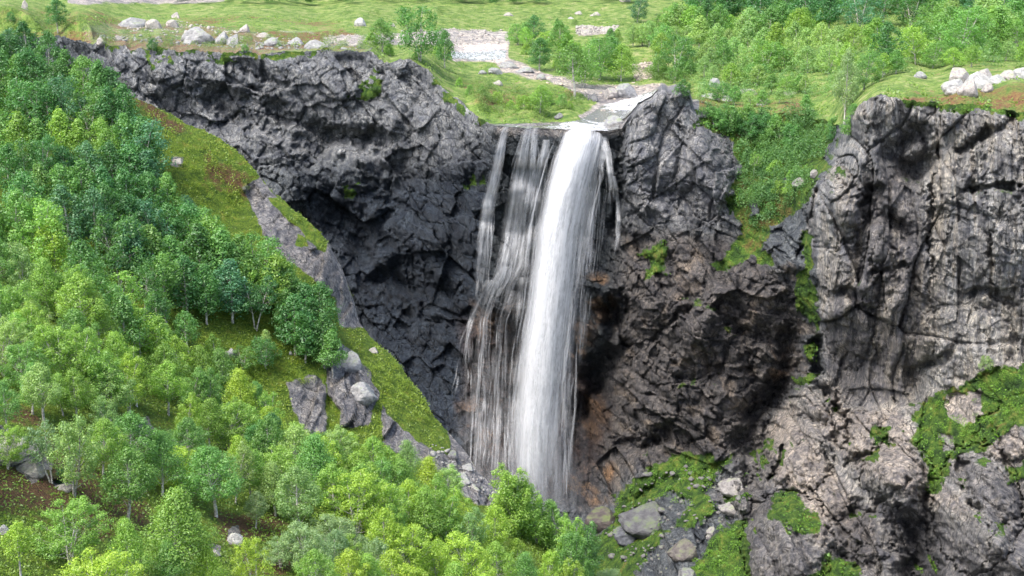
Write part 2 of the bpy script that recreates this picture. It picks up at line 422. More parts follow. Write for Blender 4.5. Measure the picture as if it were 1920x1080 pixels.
# warped outlines
WU = U + 9 * fbm(U / 26, V / 26, 5, 4) + 4 * fbm(U / 7, V / 7, 9, 2); WV = V + 9 * fbm(U / 26, V / 26, 45, 4) + 4 * fbm(U / 7, V / 7, 49, 2)
def pm(poly, soft=8.0): return poly_mask(WU, WV, poly, soft)
SIDE_POLY = [(1640, 150), (1600, 205), (1572, 262), (1556, 320), (1516, 372), (1508, 440), (1536, 520), (1534, 640), (1548, 700), (1592, 770), (1640, 770), (1720, 760), (1790, 730), (1860, 690), (2750, 670), (2750, 100)]
side = poly_mask(WU, WV, SIDE_POLY, 10)
LOW_POLY = [(1548, 700), (1592, 770), (1640, 770), (1720, 760), (1790, 730), (1860, 690), (2750, 670), (2750, 1250), (1405, 1250), (1400, 980), (1340, 930), (1380, 870), (1440, 800), (1500, 730)]
low = poly_mask(WU, WV, LOW_POLY, 14)
GRASS_C = [([(1688, 180), (1900, 192), (2000, 205), (2050, 232), (1960, 218), (1900, 222), (1860, 205), (1800, 212), (1760, 200), (1705, 206)], 5), ([(330, 80), (400, 84), (520, 88), (640, 84), (640, 104), (590, 102), (520, 110), (440, 116), (380, 108), (340, 104)], 5), ([(180, 70), (260, 84), (260, 100), (200, 94)], 5),
           ([(1296, 150), (1560, 150), (1574, 262), (1548, 300), (1530, 340), (1505, 390), (1450, 440), (1428, 470), (1378, 500), (1335, 505), (1392, 440), (1360, 375), (1392, 320), (1372, 262), (1310, 236)], 8),
           ([(1185, 478), (1250, 450), (1256, 480), (1240, 518), (1208, 520), (1220, 490)], 5), ([(1400, 480), (1440, 470), (1460, 500), (1420, 500)], 5),
           ([(1503, 430), (1520, 440), (1520, 520), (1536, 560), (1532, 625), (1502, 590), (1489, 545), (1503, 480)], 5), ([(1508, 640), (1530, 640), (1526, 672), (1510, 672)], 5),
           ([(1490, 700), (1530, 705), (1520, 722), (1495, 722)], 5),
           ([(1714, 775), (1740, 745), (1790, 728), (1850, 688), (1930, 686), (2700, 640), (2700, 720), (1905, 800), (1850, 835), (1780, 868), (1764, 922), (1738, 932), (1735, 872), (1713, 830)], 7),
           ([(1638, 798), (1672, 798), (1674, 842), (1640, 838)], 6),
           ([(1105, 1090), (1105, 1010), (1150, 990), (1150, 935), (1200, 888), (1262, 858), (1372, 856), (1352, 884), (1318, 930), (1342, 958), (1300, 985), (1240, 1002), (1215, 1050), (1180, 1100)], 8),
           ([(1150, 1250), (1290, 1075), (1310, 1040), (1350, 992), (1398, 978), (1408, 1040), (1402, 1250)], 6),
           ([(1450, 930), (1490, 918), (1530, 968), (1532, 1010), (1492, 992), (1450, 970)], 9),
           ([(1520, 1070), (1556, 1046), (1600, 1056), (1620, 1100), (1500, 1110)], 7), ([(1890, 880), (1940, 860), (1960, 900), (1900, 900)], 5),
           ([(376, 80), (480, 78), (470, 108), (400, 118)], 6), ([(266, 70), (316, 76), (322, 112), (278, 132)], 6), ([(690, 150), (700, 120), (720, 130), (710, 190), (650, 190)], 7),
           ([(800, 120), (850, 150), (900, 205), (940, 226), (900, 240), (850, 200), (810, 165)], 6),
           ([(1555, 300), (1590, 300), (1600, 330), (1560, 330)], 6), ([(1325, 490), (1400, 470), (1360, 510)], 8),
           ([(640, 350), (680, 340), (700, 365), (650, 375)], 9), ([(870, 330), (910, 325), (905, 345), (860, 352)], 6)]
turf = np.zeros(U.shape)
TU = U + 16 * fbm(U / 30, V / 26, 6501, 4) + 6 * fbm(U / 6, V / 6, 6511, 2); TV = V + 14 * fbm(U / 30, V / 26, 6521, 4) + 6 * fbm(U / 6, V / 6, 6531, 2)
for p, s in GRASS_C: turf = np.maximum(turf, poly_mask(TU, TV, p, s + 3))
# grey rock showing inside the turf
for p in ([(1450, 335), (1500, 325), (1495, 350), (1455, 355)], [(1310, 200), (1360, 205), (1350, 222), (1310, 218)], [(1390, 215), (1440, 212), (1430, 226), (1395, 228)], [(1400, 380), (1420, 370), (1425, 400), (1405, 405)], [(1440, 420), (1480, 410), (1500, 440), (1500, 490), (1470, 500), (1400, 500), (1420, 540), (1480, 545), (1490, 500)],
          [(1770, 740), (1840, 730), (1850, 775), (1800, 800), (1770, 780)], [(1760, 810), (1790, 820), (1790, 850), (1765, 845)],
          [(1180, 960), (1260, 920), (1300, 940), (1260, 985), (1190, 1010), (1160, 1000)], [(1240, 1040), (1300, 1010), (1310, 1050), (1260, 1080)],
          [(1560, 240), (1620, 240), (1600, 330), (1545, 300)]):
    turf = turf * (1 - 0.85 * pm(p, 6))
# blocky relief
wx = 1.0 * fbm(Xb / 9, Zb / 9, 61, 2); wz = 1.0 * fbm(Xb / 9, Zb / 9, 71, 2)
xx, zz = Xb + wx, Zb + wz
ca, sa = math.cos(0.55), math.sin(0.55)
hx, hz = xx * ca - zz * sa, xx * sa + zz * ca            # strata of the headwall dip to the right
main = (1 - side) * (1 - low)
def F3(ax, az, s):
    return facet(ax, az, s)
def crack(e, w): return 1 - sstep(0, w, e)
fa, ea = F3(hx / 17, hz / 11, 1); fb_, eb = F3(hx / 6.5, hz / 5.2, 5); fc, ec = F3(xx / 2.6, zz / 2.6, 9); fd, ed = F3(xx / 1.25, zz / 1.3, 13)
lump = fbm(xx / 6, zz / 5, 15, 4); lump2 = ridged(xx / 3.2, zz / 2.8, 17, 3)
d_head = 3.0 * fa + 1.2 * fb_ + 0.45 * fc + 0.2 * fd + 0.8 * ridged(hx / 26, hz / 14, 3, 2) + 0.7 * ridged(hx / 34, hz / 5.5, 7, 2) - 0.5 * lump + 0.9 * crack(eb, 0.10) * (vnoise(xx / 9, zz / 9, 19) > 0.5)
sa1, se1 = F3(xx / 12, zz / 30, 21); sa2, se2 = F3(xx / 4.4, zz / 13, 25); sa3, se3 = F3(xx / 1.8, zz / 4.5, 29)
d_side = 2.8 * sa1 + 1.7 * sa2 + 0.7 * sa3 + 0.6 * ridged(xx / 7, zz / 26, 33, 2) - 0.4 * lump + 0.4 * fc + 0.2 * fd + 1.4 * crack(se1, 0.06) + 1.2 * crack(se2, 0.08) * (vnoise(xx / 7, zz / 20, 39) > 0.45)
xl_, zl_ = Xb + 0.8 * fbm(Xb / 4, Zb / 4, 161, 3), Zb + 0.8 * fbm(Xb / 4, Zb / 4, 171, 3)
lx, lz = xl_ * 0.93 - zl_ * 0.37, xl_ * 0.37 + zl_ * 0.93
la1, le1 = F3(lx / 13, lz / 16, 41); la2, le2 = F3(lx / 5.5, lz / 6, 45); la3, le3 = F3(lx / 2.2, lz / 2.6, 49)
d_low = 2.4 * la1 - 6.5 * np.clip(le1, 0, 0.8) + 1.4 * la2 - 3.2 * np.clip(le2, 0, 0.8) + 0.5 * la3 - 0.9 * np.clip(le3, 0, 1) + 0.35 * F3(xl_ / 1.2, zl_ / 1.2, 53)[0] + 2.5
disp = d_head * main + d_side * side * (1 - low) + d_low * low
calm = 1 - 0.72 * turf
fr = fbm(xx / 1.3, zz / 1.3, 77, 4)
br = main * sstep(420, 520, V) * sstep(1100, 1180, U)
disp = disp + br * (0.8 * fc + 0.9 * F3(xx / 4.5, zz / 5.5, 141)[0] - 1.2 * np.sqrt(np.clip(F3(xx / 4.5, zz / 5.5, 141)[1], 0, 1)))
disp = disp * calm + 0.20 * fr + 0.7 * turf * fbm(xx / 3, zz / 3, 79, 3)
# carved overhangs and clefts: (polyline, width px, depth m)
CARVE = [([(395, 186), (430, 182), (470, 186), (520, 205), (560, 235), (620, 250), (680, 262)], 26, 5.5), ([(430, 205), (500, 235), (560, 262), (640, 300), (700, 330)], 26, 5.0),
         ([(330, 165), (380, 160), (440, 170)], 12, 2.5), ([(450, 130), (500, 145), (540, 158)], 9, 2.2), ([(620, 260), (690, 290), (740, 330), (745, 370), (720, 400)], 26, 4.0),
         ([(690, 250), (740, 265), (765, 330)], 18, 3.5), ([(600, 400), (680, 440), (740, 500), (800, 560), (860, 600)], 60, 5.5), ([(640, 470), (700, 520), (760, 580)], 50, 4.0),
         ([(760, 590), (860, 608), (885, 612)], 9, 2.0), ([(1165, 240), (1162, 300), (1166, 360), (1150, 420)], 11, 4.0), ([(1150, 590), (1140, 660), (1110, 740), (1085, 800)], 44, 9.0),
         ([(1100, 590), (1150, 600)], 26, 5.0), ([(1480, 640), (1460, 720), (1420, 780), (1400, 830)], 34, 8.0), ([(1300, 575), (1260, 600), (1225, 640), (1215, 660)], 9, 3.5),
         ([(1530, 360), (1512, 420), (1500, 480)], 8, 4.0), ([(1530, 640), (1530, 700), (1570, 770), (1590, 800)], 16, 7.0),
         ([(1672, 290), (1700, 262), (1730, 255), (1745, 290), (1720, 320), (1690, 310)], 34, 6.0), ([(1640, 360), (1630, 420), (1655, 400), (1690, 420)], 26, 6.0), ([(1618, 380), (1612, 480)], 14, 4.0),
         ([(1800, 280), (1850, 250), (1890, 230), (1905, 200)], 13, 5.0), ([(1810, 356), (1850, 350), (1900, 348)], 12, 5.0), ([(1858, 440), (1862, 500), (1862, 530)], 9, 4.5),
         ([(1790, 560), (1850, 545), (1900, 570)], 12, 3.5), ([(1560, 560), (1590, 545), (1630, 580)], 14, 4.0), ([(1640, 510), (1700, 500)], 10, 3.0), ([(1700, 700), (1760, 680), (1800, 640)], 14, 3.5),
         ([(1752, 330), (1742, 420), (1748, 520)], 7, 3.0), ([(1560, 740), (1585, 790), (1590, 830)], 12, 5.0), ([(1590, 870), (1620, 850)], 14, 5.0), ([(1700, 980), (1720, 1040), (1700, 1090)], 40, 8.0),
         ([(1600, 960), (1570, 1010), (1600, 1060)], 30, 5.0), ([(1400, 880), (1430, 930), (1420, 960)], 18, 4.0), ([(1470, 840), (1440, 900), (1440, 960)], 10, 5.0), ([(1620, 970), (1660, 930), (1700, 900)], 9, 3.0),
         ([(1800, 870), (1810, 930), (1850, 980)], 14, 5.0), ([(1860, 780), (1880, 850), (1900, 900)], 9, 3.0), ([(1730, 920), (1735, 1000), (1760, 1060)], 12, 4.0), ([(1260, 900), (1200, 930), (1165, 985)], 16, 4.0),
         ([(1330, 890), (1300, 900)], 14, 3.0), ([(1120, 980), (1180, 975)], 16, 3.0), ([(1400, 690), (1380, 620)], 16, 3.5), ([(1250, 820), (1200, 840), (1160, 830)], 18, 4.0)]
WU2 = WU + 7 * fbm(U / 11, V / 11, 5511, 3); WV2 = WV + 7 * fbm(U / 11, V / 11, 5521, 3); cn = np.clip(0.85 + 0.8 * fbm(U / 40, V / 40, 5531, 2), 0.1, 1.2)
slab_ = poly_mask(U, V, [(1172, 150), (1300, 150), (1330, 240), (1300, 330), (1240, 400), (1178, 400)], 14)
disp = disp * (1 - 0.6 * slab_) + slab_ * (1.5 * F3(hx / 6, zz / 16, 181)[0] - 0.6 * crack(F3(hx / 6, zz / 16, 181)[1], 0.07) * -1)
for pts, w, dep in CARVE:
    disp = disp + 1.35 * dep * sstep(0.0, 1, line_mask(WU2, WV2, pts, w * 1.1) * cn) * (1 - 0.5 * turf)
DOMES = [(1475, 1020, 78, 92, 7), (1500, 835, 62, 82, 6), (1525, 745, 42, 40, 4), (1612, 812, 46, 36, 4.5), (1682, 890, 60, 56, 6), (1620, 1005, 52, 48, 4.5), (1832, 950, 78, 112, 7), (1905, 815, 70, 46, 4.5), (1650, 1065, 60, 40, 4), (1382, 885, 30, 30, 4), (1400, 940, 30, 26, 3), (1700, 960, 40, 30, 3), (1440, 905, 34, 40, 3.5), (1905, 1040, 50, 60, 4),
         (1562, 400, 50, 62, 6), (1600, 265, 30, 60, 4), (1855, 450, 70, 110, 4), (1695, 620, 52, 100, 4.5), (1805, 640, 90, 66, 4), (1595, 570, 46, 110, 4.5), (1770, 300, 50, 90, 3.5), (1880, 320, 40, 80, 3.5), (1640, 480, 30, 80, 3),
         (662, 312, 72, 50, 6), (480, 262, 90, 46, 4.5), (835, 250, 62, 84, 4.5), (715, 190, 60, 50, 3.5), (630, 150, 90, 42, 3.5), (420, 150, 60, 36, 3), (760, 430, 80, 60, 3.5), (820, 600, 60, 50, 3), (560, 350, 60, 40, 3.5), (300, 140, 60, 40, 3),
         (1228, 262, 46, 92, 4.5), (1322, 330, 50, 84, 4.5), (1250, 430, 60, 60, 4), (1300, 640, 60, 74, 5.5), (1226, 730, 46, 84, 5), (1372, 700, 40, 90, 5.5), (1122, 540, 40, 36, 4.5), (1205, 560, 40, 50, 4.5), (1180, 880, 50, 50, 3.5), (1440, 580, 60, 46, 4)]
dw = np.ones(U.shape)
for cx_, cy_, rx_, ry_, h_ in DOMES:
    q_ = ((WU2 - cx_) / rx_) ** 2 + ((WV2 - cy_) / ry_) ** 2
    if cy_ > 720 and cx_ > 1370: h_ = h_ * 1.5
    disp = disp - h_ * (np.sqrt(np.clip(1.25 - q_, 0, 1.25)) * (q_ < 1.25) - 0.35)*(q_ < 1.25)
BULGE = [([(1200, 190), (1190, 300), (1200, 380)], 40, 4.0), ([(1260, 180), (1300, 260), (1340, 360)], 46, 3.0), ([(640, 300), (680, 310)], 46, 4.5), ([(480, 230), (560, 290)], 36, 3.0), ([(740, 230), (740, 330)], 28, 3.0),
         ([(1560, 380), (1590, 400)], 40, 6.0), ([(1450, 900), (1560, 780), (1500, 740)], 50, 3.0), ([(1460, 960), (1500, 1060)], 60, 5.0), ([(1650, 870), (1700, 930)], 46, 4.0),
         ([(1830, 900), (1860, 1050)], 60, 4.0), ([(1100, 540), (1140, 545)], 30, 4.0), ([(1250, 700), (1280, 760)], 40, 4.0), ([(780, 500), (860, 520)], 40, 3.0), ([(1360, 560), (1300, 640)], 40, 4.0), ([(700, 110), (760, 125)], 22, 3.0)]
for pts, w, dep in BULGE:
    disp = disp - dep * sstep(0, 1, line_mask(WU, WV, pts, w))
fade = sstep(0, 1, (V - rv) / np.where(U < 900, 30.0, 12.0))
# keep the lip under the water crisp
lipm = ((U > 925) & (U < 1172)) * sstep(40, 6, V - rv)
disp = disp * fade * (1 - 0.8 * lipm)
Yc = Yb + disp
# tufts settle on ledges that face up
sl_ = -np.gradient(Yc, axis=0) / np.gradient(V, axis=0) * (F / 400.0)
k_ = 5; cs = np.cumsum(np.pad(sl_, ((k_, k_), (0, 0)), 'edge'), 0); sl_ = (cs[2 * k_:] - cs[:-2 * k_]) / (2 * k_); sl_ = sl_[:NR]
tuft = sstep(1.3, 3.0, sl_) * sstep(0.02, 0.3, fbm(U / 34, V / 26, 6601, 4)) * (0.85 * low + 0.5 * side + 0.6 * main * sstep(1160, 1220, U) + 0.45 * main * sstep(320, 200, V) * (U < 900))
turf = np.where((U < 900) & (V < 400), turf * sstep(-0.3, 0.1, fbm(U / 12, V / 9, 6701, 4)), turf)
turf = np.maximum(turf, tuft)
print('cliff disp', time.time() - T0)
# rock colours
n_l = fbm(Xb / 14, Zb / 14, 91, 4); n_m = fbm(Xb / 4, Zb / 4, 95, 4)
tint = np.zeros(U.shape + (3,)) + np.array((0.14, 0.157, 0.17))
def paint(mask, c, k=1.0):
    global tint
    mk = (mask * k)[..., None]; tint = tint * (1 - mk) + np.array(c) * mk
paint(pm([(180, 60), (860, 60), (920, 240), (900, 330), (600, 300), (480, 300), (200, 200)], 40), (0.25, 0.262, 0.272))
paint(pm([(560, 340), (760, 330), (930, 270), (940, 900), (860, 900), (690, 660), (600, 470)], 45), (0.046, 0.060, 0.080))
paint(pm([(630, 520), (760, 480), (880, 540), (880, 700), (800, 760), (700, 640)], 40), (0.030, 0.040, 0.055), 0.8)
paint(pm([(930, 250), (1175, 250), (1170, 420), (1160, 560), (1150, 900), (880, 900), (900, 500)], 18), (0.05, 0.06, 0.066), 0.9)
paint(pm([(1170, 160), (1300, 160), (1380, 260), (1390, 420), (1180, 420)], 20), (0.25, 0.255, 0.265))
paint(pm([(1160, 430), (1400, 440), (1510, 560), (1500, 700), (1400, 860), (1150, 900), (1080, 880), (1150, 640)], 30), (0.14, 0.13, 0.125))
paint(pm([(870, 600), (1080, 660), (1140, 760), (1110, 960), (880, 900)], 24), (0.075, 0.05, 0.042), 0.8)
for p, k in (([(1060, 880), (1150, 870), (1150, 940), (1060, 960)], 0.9), ([(1100, 740), (1150, 740), (1140, 820), (1080, 830)], 0.5), ([(860, 760), (920, 750), (960, 830), (880, 840)], 0.5),
             ([(1440, 620), (1475, 620), (1480, 700), (1445, 710)], 0.7), ([(1080, 520), (1150, 515), (1150, 590), (1070, 620)], 0.7), ([(880, 570), (980, 560), (975, 610), (890, 640)], 0.4), ([(1080, 620), (1120, 600), (1100, 700), (1060, 690)], 0.5)):
    paint(pm(p, 12) * sstep(-0.25, 0.25, n_m), (0.27, 0.165, 0.09), k)
paint(pm([(925, 236), (1170, 238), (1165, 256), (930, 252)], 4), (0.24, 0.225, 0.21))
paint(pm([(1175, 160), (1300, 160), (1310, 240), (1290, 320), (1180, 300)], 12), (0.32, 0.325, 0.33))
paint(side, (0.42, 0.42, 0.41))
paint(side * sstep(-0.1, 0.3, n_l), (0.48, 0.465, 0.43), 0.7)
paint(side * pm([(1600, 340), (1700, 300), (1735, 420), (1740, 640), (1700, 760), (1560, 760), (1540, 600), (1590, 480)], 25), (0.17, 0.155, 0.155), 0.7)
st = fbm(Xb / 1.5, Zb / 26, 101, 3)
paint(side * sstep(0.08, 0.22, st), (0.42, 0.385, 0.33), 0.65); paint(side * sstep(0.08, 0.2, -st), (0.10, 0.10, 0.105), 0.55)
paint(low, (0.36, 0.35, 0.33)); paint(low * sstep(-0.1, 0.25, n_l), (0.46, 0.405, 0.355), 0.75); paint(low * sstep(0.05, 0.35, -n_l), (0.17, 0.165, 0.17), 0.7)
paint(low * pm([(1560, 950), (1640, 950), (1650, 1060), (1570, 1070)], 14), (0.14, 0.13, 0.13), 0.8); paint(low * pm([(1700, 960), (1770, 970), (1770, 1100), (1690, 1100)], 14), (0.10, 0.10, 0.105), 0.85); paint(low * pm([(1380, 850), (1450, 800), (1450, 960), (1400, 980)], 14), (0.15, 0.145, 0.145), 0.8)  # dark stained faces, with crevice shade painted into the rock tint for contrast
paint(main * sstep(0.15, 0.45, n_m) * (V > 430) * (U > 1150), (0.22, 0.18, 0.14), 0.6)
tint = tint * (0.9 + 0.25 * n_m[..., None])
wet = np.clip(pm([(600, 330), (930, 250), (1170, 250), (1160, 900), (860, 900), (690, 660)], 40), 0, 1)
heath = np.clip(0.15 + 0.25 * n_l + 0.35 * pm([(1300, 180), (1500, 180), (1460, 260), (1320, 260)], 20) + 0.3 * pm([(1380, 340), (1500, 330), (1480, 480), (1380, 480)], 20), 0, 1)
X, Yw, Z = unproj(U, V, Yc)
vis = (V < hill_v(us)[None] + 190)
split = poly_mask(U, V, SIDE_POLY, 0.5) > 0.5
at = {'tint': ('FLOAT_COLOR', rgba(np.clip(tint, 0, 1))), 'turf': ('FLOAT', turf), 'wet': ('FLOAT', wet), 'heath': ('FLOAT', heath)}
def split_mesh(name, keep):
    return grid_mesh(name, X, Yw, Z, at, keep)
f_all = split
# cells are handed to one of the two meshes by their top-left corner so that no gap or overlap appears
def cells(sel):
    nr, nc = X.shape
    q = grid_faces(nr, nc).reshape(nr - 1, nc - 1, 4)
    k = sel[:-1, :-1] & vis[:-1, :-1]
    f = q[k].reshape(-1, 4)
    used = np.unique(f); rm = np.full(nr * nc, -1, np.int64); rm[used] = np.arange(len(used))
    v = np.stack([X, Yw, Z], -1).reshape(-1, 3)[used]
    a = {kk: (kd, 'POINT', ar.reshape(nr * nc, -1)[used]) for kk, (kd, ar) in at.items()}
    return mesh_np('cliff', v, rm[f], False, a)
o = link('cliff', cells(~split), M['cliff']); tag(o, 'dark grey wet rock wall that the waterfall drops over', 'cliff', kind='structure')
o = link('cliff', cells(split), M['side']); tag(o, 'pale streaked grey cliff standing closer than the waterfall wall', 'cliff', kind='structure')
SC = Sheet(us, V, Yc); turf_c = turf.copy()
print('cliff', time.time() - T0)

# --- plateau behind the rim
NP_ = 230
us2 = us
U = np.repeat(us2[None], NP_, 0)
rv = rim_v(us2)[None]
VT = -170.0
t = np.linspace(0, 1, NP_)[:, None]
V = rv + (VT - rv) * t
def flatY(v, z=0.0):
    b = (540 - v) / F
    return (CZ - z) * (CP + b * SP) / (SP - b * CP)
PC = [(p[0], p[1], math.log(p[2])) for p in RIM if not 1172 < p[0] < 1300]
def pc(u, v, z): PC.append((u, v, math.log(float(flatY(v, z)))))
pc(-400, 20, 24); pc(2600, 120, 18); pc(2600, 60, 14)
for u in (-400, 0, 300, 600, 900, 1200, 1500, 1800, 2060, 2600):
    pc(u, -170, 20); pc(u, -60, 3)
for (u, v, z) in [(0, 30, 26), (150, 50, 18), (300, 60, 12), (450, 55, 10), (600, 60, 7), (750, 60, 4), (900, 60, 1), (0, 0, 16), (300, 20, 5), (600, 20, 2), (900, 20, 0), (1200, 20, 2), (1500, 20, 4), (1850, 20, 8),
                  (750, 100, 6), (880, 110, 1), (900, 180, 5), (950, 140, 2), (1000, 200, 2.2), (1050, 150, 1.5), (1060, 215, 0.8), (1150, 100, 1), (1150, 160, 0.5), (1160, 205, 0.2), (1230, 150, 1.2), (1130, 230, -0.6), (1040, 235, -0.4), (1175, 204, 0.2), (1200, 184, 0.5), (1240, 165, 0.8), (1280, 154, 1.2), (1300, 130, 3), (1400, 100, 3), (1400, 170, 3),
                  (1500, 150, 5), (1600, 120, 7), (1750, 90, 8), (1900, 80, 10), (1600, 60, 5)]:
    pc(u, v, z)
PC += [(1650, 168, math.log(346)), (1700, 160, math.log(352)), (1800, 145, math.log(358)), (1900, 140, math.log(356)), (2040, 140, math.log(352)), (1700, 135, math.log(385)), (1850, 122, math.log(392)), (2000, 118, math.log(388))]
rp = RBF(PC, 18.0)
Yp = rp(U, V)
dr = (np.log(rim_y(us2))[None] - rp(us2[None], rim_v(us2)[None]))
Yp = Yp + dr * np.exp(-(rv - V) / np.where((U > 1150) & (U < 1320), 4.0, 10.0))
for j in range(1, NP_): Yp[j] = np.maximum(Yp[j], Yp[j - 1] + 0.0006)   # never folds back towards the viewer
Yp = np.exp(Yp)
Xp, _, Zp = unproj(U, V, Yp)
nz = (1.1 * fbm(Xp / 14, Yp / 14, 201, 4) + 0.22 * fbm(Xp / 3, Yp / 3, 205, 3)) * sstep(0, 30, rv - V)
STREAM = [(1232, 168), (1262, 178), (1240, 196), (1205, 206), (1172, 232), (1172, 262), (925, 262), (925, 234), (1000, 238), (1085, 226), (1110, 212), (1130, 198), (1180, 186)]
bed = poly_mask(U, V, STREAM, 8)
Zp2 = Zp + nz * (1 - bed) - 0.35 * bed
# widen sideways displacement-free: only height changes, photo row shifts a little
WU = U + 8 * fbm(U / 30, V / 12, 5, 4); WV = V + 4 * fbm(U / 30, V / 12, 45, 4)
n_l = fbm(Xp / 30, Yp / 30, 211, 4)
turf = np.ones(U.shape); tint = np.zeros(U.shape + (3,)) + np.array((0.34, 0.31, 0.28))
turf *= 1 - pm([(150, 40), (330, 36), (480, 52), (560, 80), (700, 84), (700, 110), (150, 110)], 10) * 0.42
for p, k in (([(840, 82), (952, 80), (950, 118), (850, 116)], 1.0), ([(600, 66), (700, 64), (840, 54), (955, 56), (955, 82), (840, 84), (700, 84), (600, 82)], 0.85), ([(1080, 50), (1160, 50), (1150, 66), (1080, 66)], 0.8),
             ([(920, 110), (980, 115), (1030, 140), (1110, 158), (1240, 158), (1290, 176), (1270, 250), (1100, 250), (1085, 215), (1120, 190), (1060, 165), (1000, 150), (940, 140)], 0.75),
             ([(1185, 125), (1225, 120), (1225, 145), (1190, 150)], 0.8), ([(900, 232), (1180, 228), (1180, 270), (900, 270)], 1.0), ([(130, -6), (420, -8), (420, 4), (130, 6)], 0.9), ([(520, 52), (600, 56), (590, 66), (520, 64)], 0.5)):
    turf *= 1 - k * pm(p, 7)
paint(pm([(840, 80), (1300, 40), (1300, 180), (840, 130)], 10), (0.38, 0.33, 0.28), 0.8); paint(pm([(600, 50), (960, 50), (960, 90), (600, 90)], 8), (0.38, 0.35, 0.31), 0.9); paint(pm([(845, 84), (950, 82), (945, 116), (850, 114)], 6), (0.60, 0.53, 0.46))
pin = (U > 1165) * (U < 1312) * np.maximum(sstep(12, 5, rv - V), sstep(432, 424, Yp))
turf *= 1 - pin; PIN = pin; paint(pin, (0.17, 0.17, 0.175))
turf *= 1 - 0.9 * pm([(1100, 212), (1180, 205), (1185, 250), (1100, 245)], 5)
paint(pm([(900, 226), (1190, 222), (1190, 275), (900, 275)], 8), (0.2, 0.19, 0.18))
heath = np.clip(0.10 + 0.45 * n_l - 0.2 * (V < 60) + 0.45 * pm([(-80, 12), (150, 15), (640, 40), (700, 110), (-80, 110)], 12) + 0.4 * pm([(1290, 180), (1500, 185), (1540, 240), (1290, 240)], 10) + 0.4 * pm([(1690, 165), (2000, 160), (2000, 230), (1700, 220)], 12) + 0.5 * pm([(850, 150), (1090, 165), (1080, 200), (900, 200)], 14), 0, 1)
# far ground: rows beyond the sheet climb to distant slopes
us3 = us2; far = [(1.35, 60), (2.0, 180), (3.0, 420), (4.2, 700)]
Xs, Ys, Zs = [Xp], [Yp], [Zp2]
for k, z in far:
    yy = Yp[-1:] * k; Ys.append(yy); Xs.append(Xp[-1:] * k); Zs.append(yy * 0 + z + 40 * fbm(Xp[-1:] / 300, yy / 300, 5, 3))
E = len(far)
def ext(a): return np.concatenate([a] + [a[-1:]] * E, 0)
XP, YP, ZP = np.concatenate(Xs), np.concatenate(Ys), np.concatenate(Zs)
me = grid_mesh('ground', XP[::-1], YP[::-1], ZP[::-1], {'tint': ('FLOAT_COLOR', rgba(ext(np.clip(tint, 0, 1)))[::-1]), 'turf': ('FLOAT', ext(turf)[::-1]), 'wet': ('FLOAT', ext(turf * 0)[::-1]), 'heath': ('FLOAT', ext(heath)[::-1])}, smooth=True)
tag(link('meadow', me, M['plateau']), 'flat green valley meadow with gravel banks above the gorge', 'meadow', kind='structure')
SPl = Sheet(us2, V[::-1], Yp[::-1])
def plateau_pt(u, v):
    i = int(np.clip(np.searchsorted(us2, u), 0, len(us2) - 1)); j = int(np.clip(round((v - rim_v(u)) / (VT - rim_v(u)) * (NP_ - 1)), 0, NP_ - 1))
    p = SPl.pt(u, v); p.z += float(Zp2[j, i] - Zp[j, i]); return p
turf_p = turf.copy()
# stream over the bed
w = poly_mask(U, V, [(x, y) for x, y in STREAM], 3) > 0.25
zz_ = Zp + 0.12
w &= ~((U > 1160) & (Yp < 424))
foam = np.clip(0.14 * fbm(Xp / 2.5, Yp / 1.6, 301, 3) + 0.07 + 0.12 * sstep(1000, 1080, U) * sstep(222, 236, V) * sstep(1150, 1130, U) + 0.15 * poly_mask(U, V, [(1130, 192), (1170, 180), (1240, 172), (1250, 185), (1200, 205), (1140, 212)], 8), -0.2, 0.5)
me = grid_mesh('stream', Xp[::-1], Yp[::-1], zz_[::-1], {'foam': ('FLOAT', foam[::-1])}, keep=w[::-1], smooth=True)
tag(link('stream', me, M['stream']), 'shallow stream running white over the lip of the fall', 'stream', kind='structure')
wr = poly_mask(U, V, [(842, 98), (950, 94), (948, 112), (900, 116), (850, 112)], 3) > 0.4
me = grid_mesh('river', Xp[::-1], Yp[::-1], (Zp2 + 0.1)[::-1], {'foam': ('FLOAT', (foam * 0 + 0.16)[::-1])}, keep=wr[::-1], smooth=True)
tag(link('river', me, M['stream']), 'pale shallow river bend beside gravel bank in meadow', 'river', kind='structure')
print('plateau', time.time() - T0)

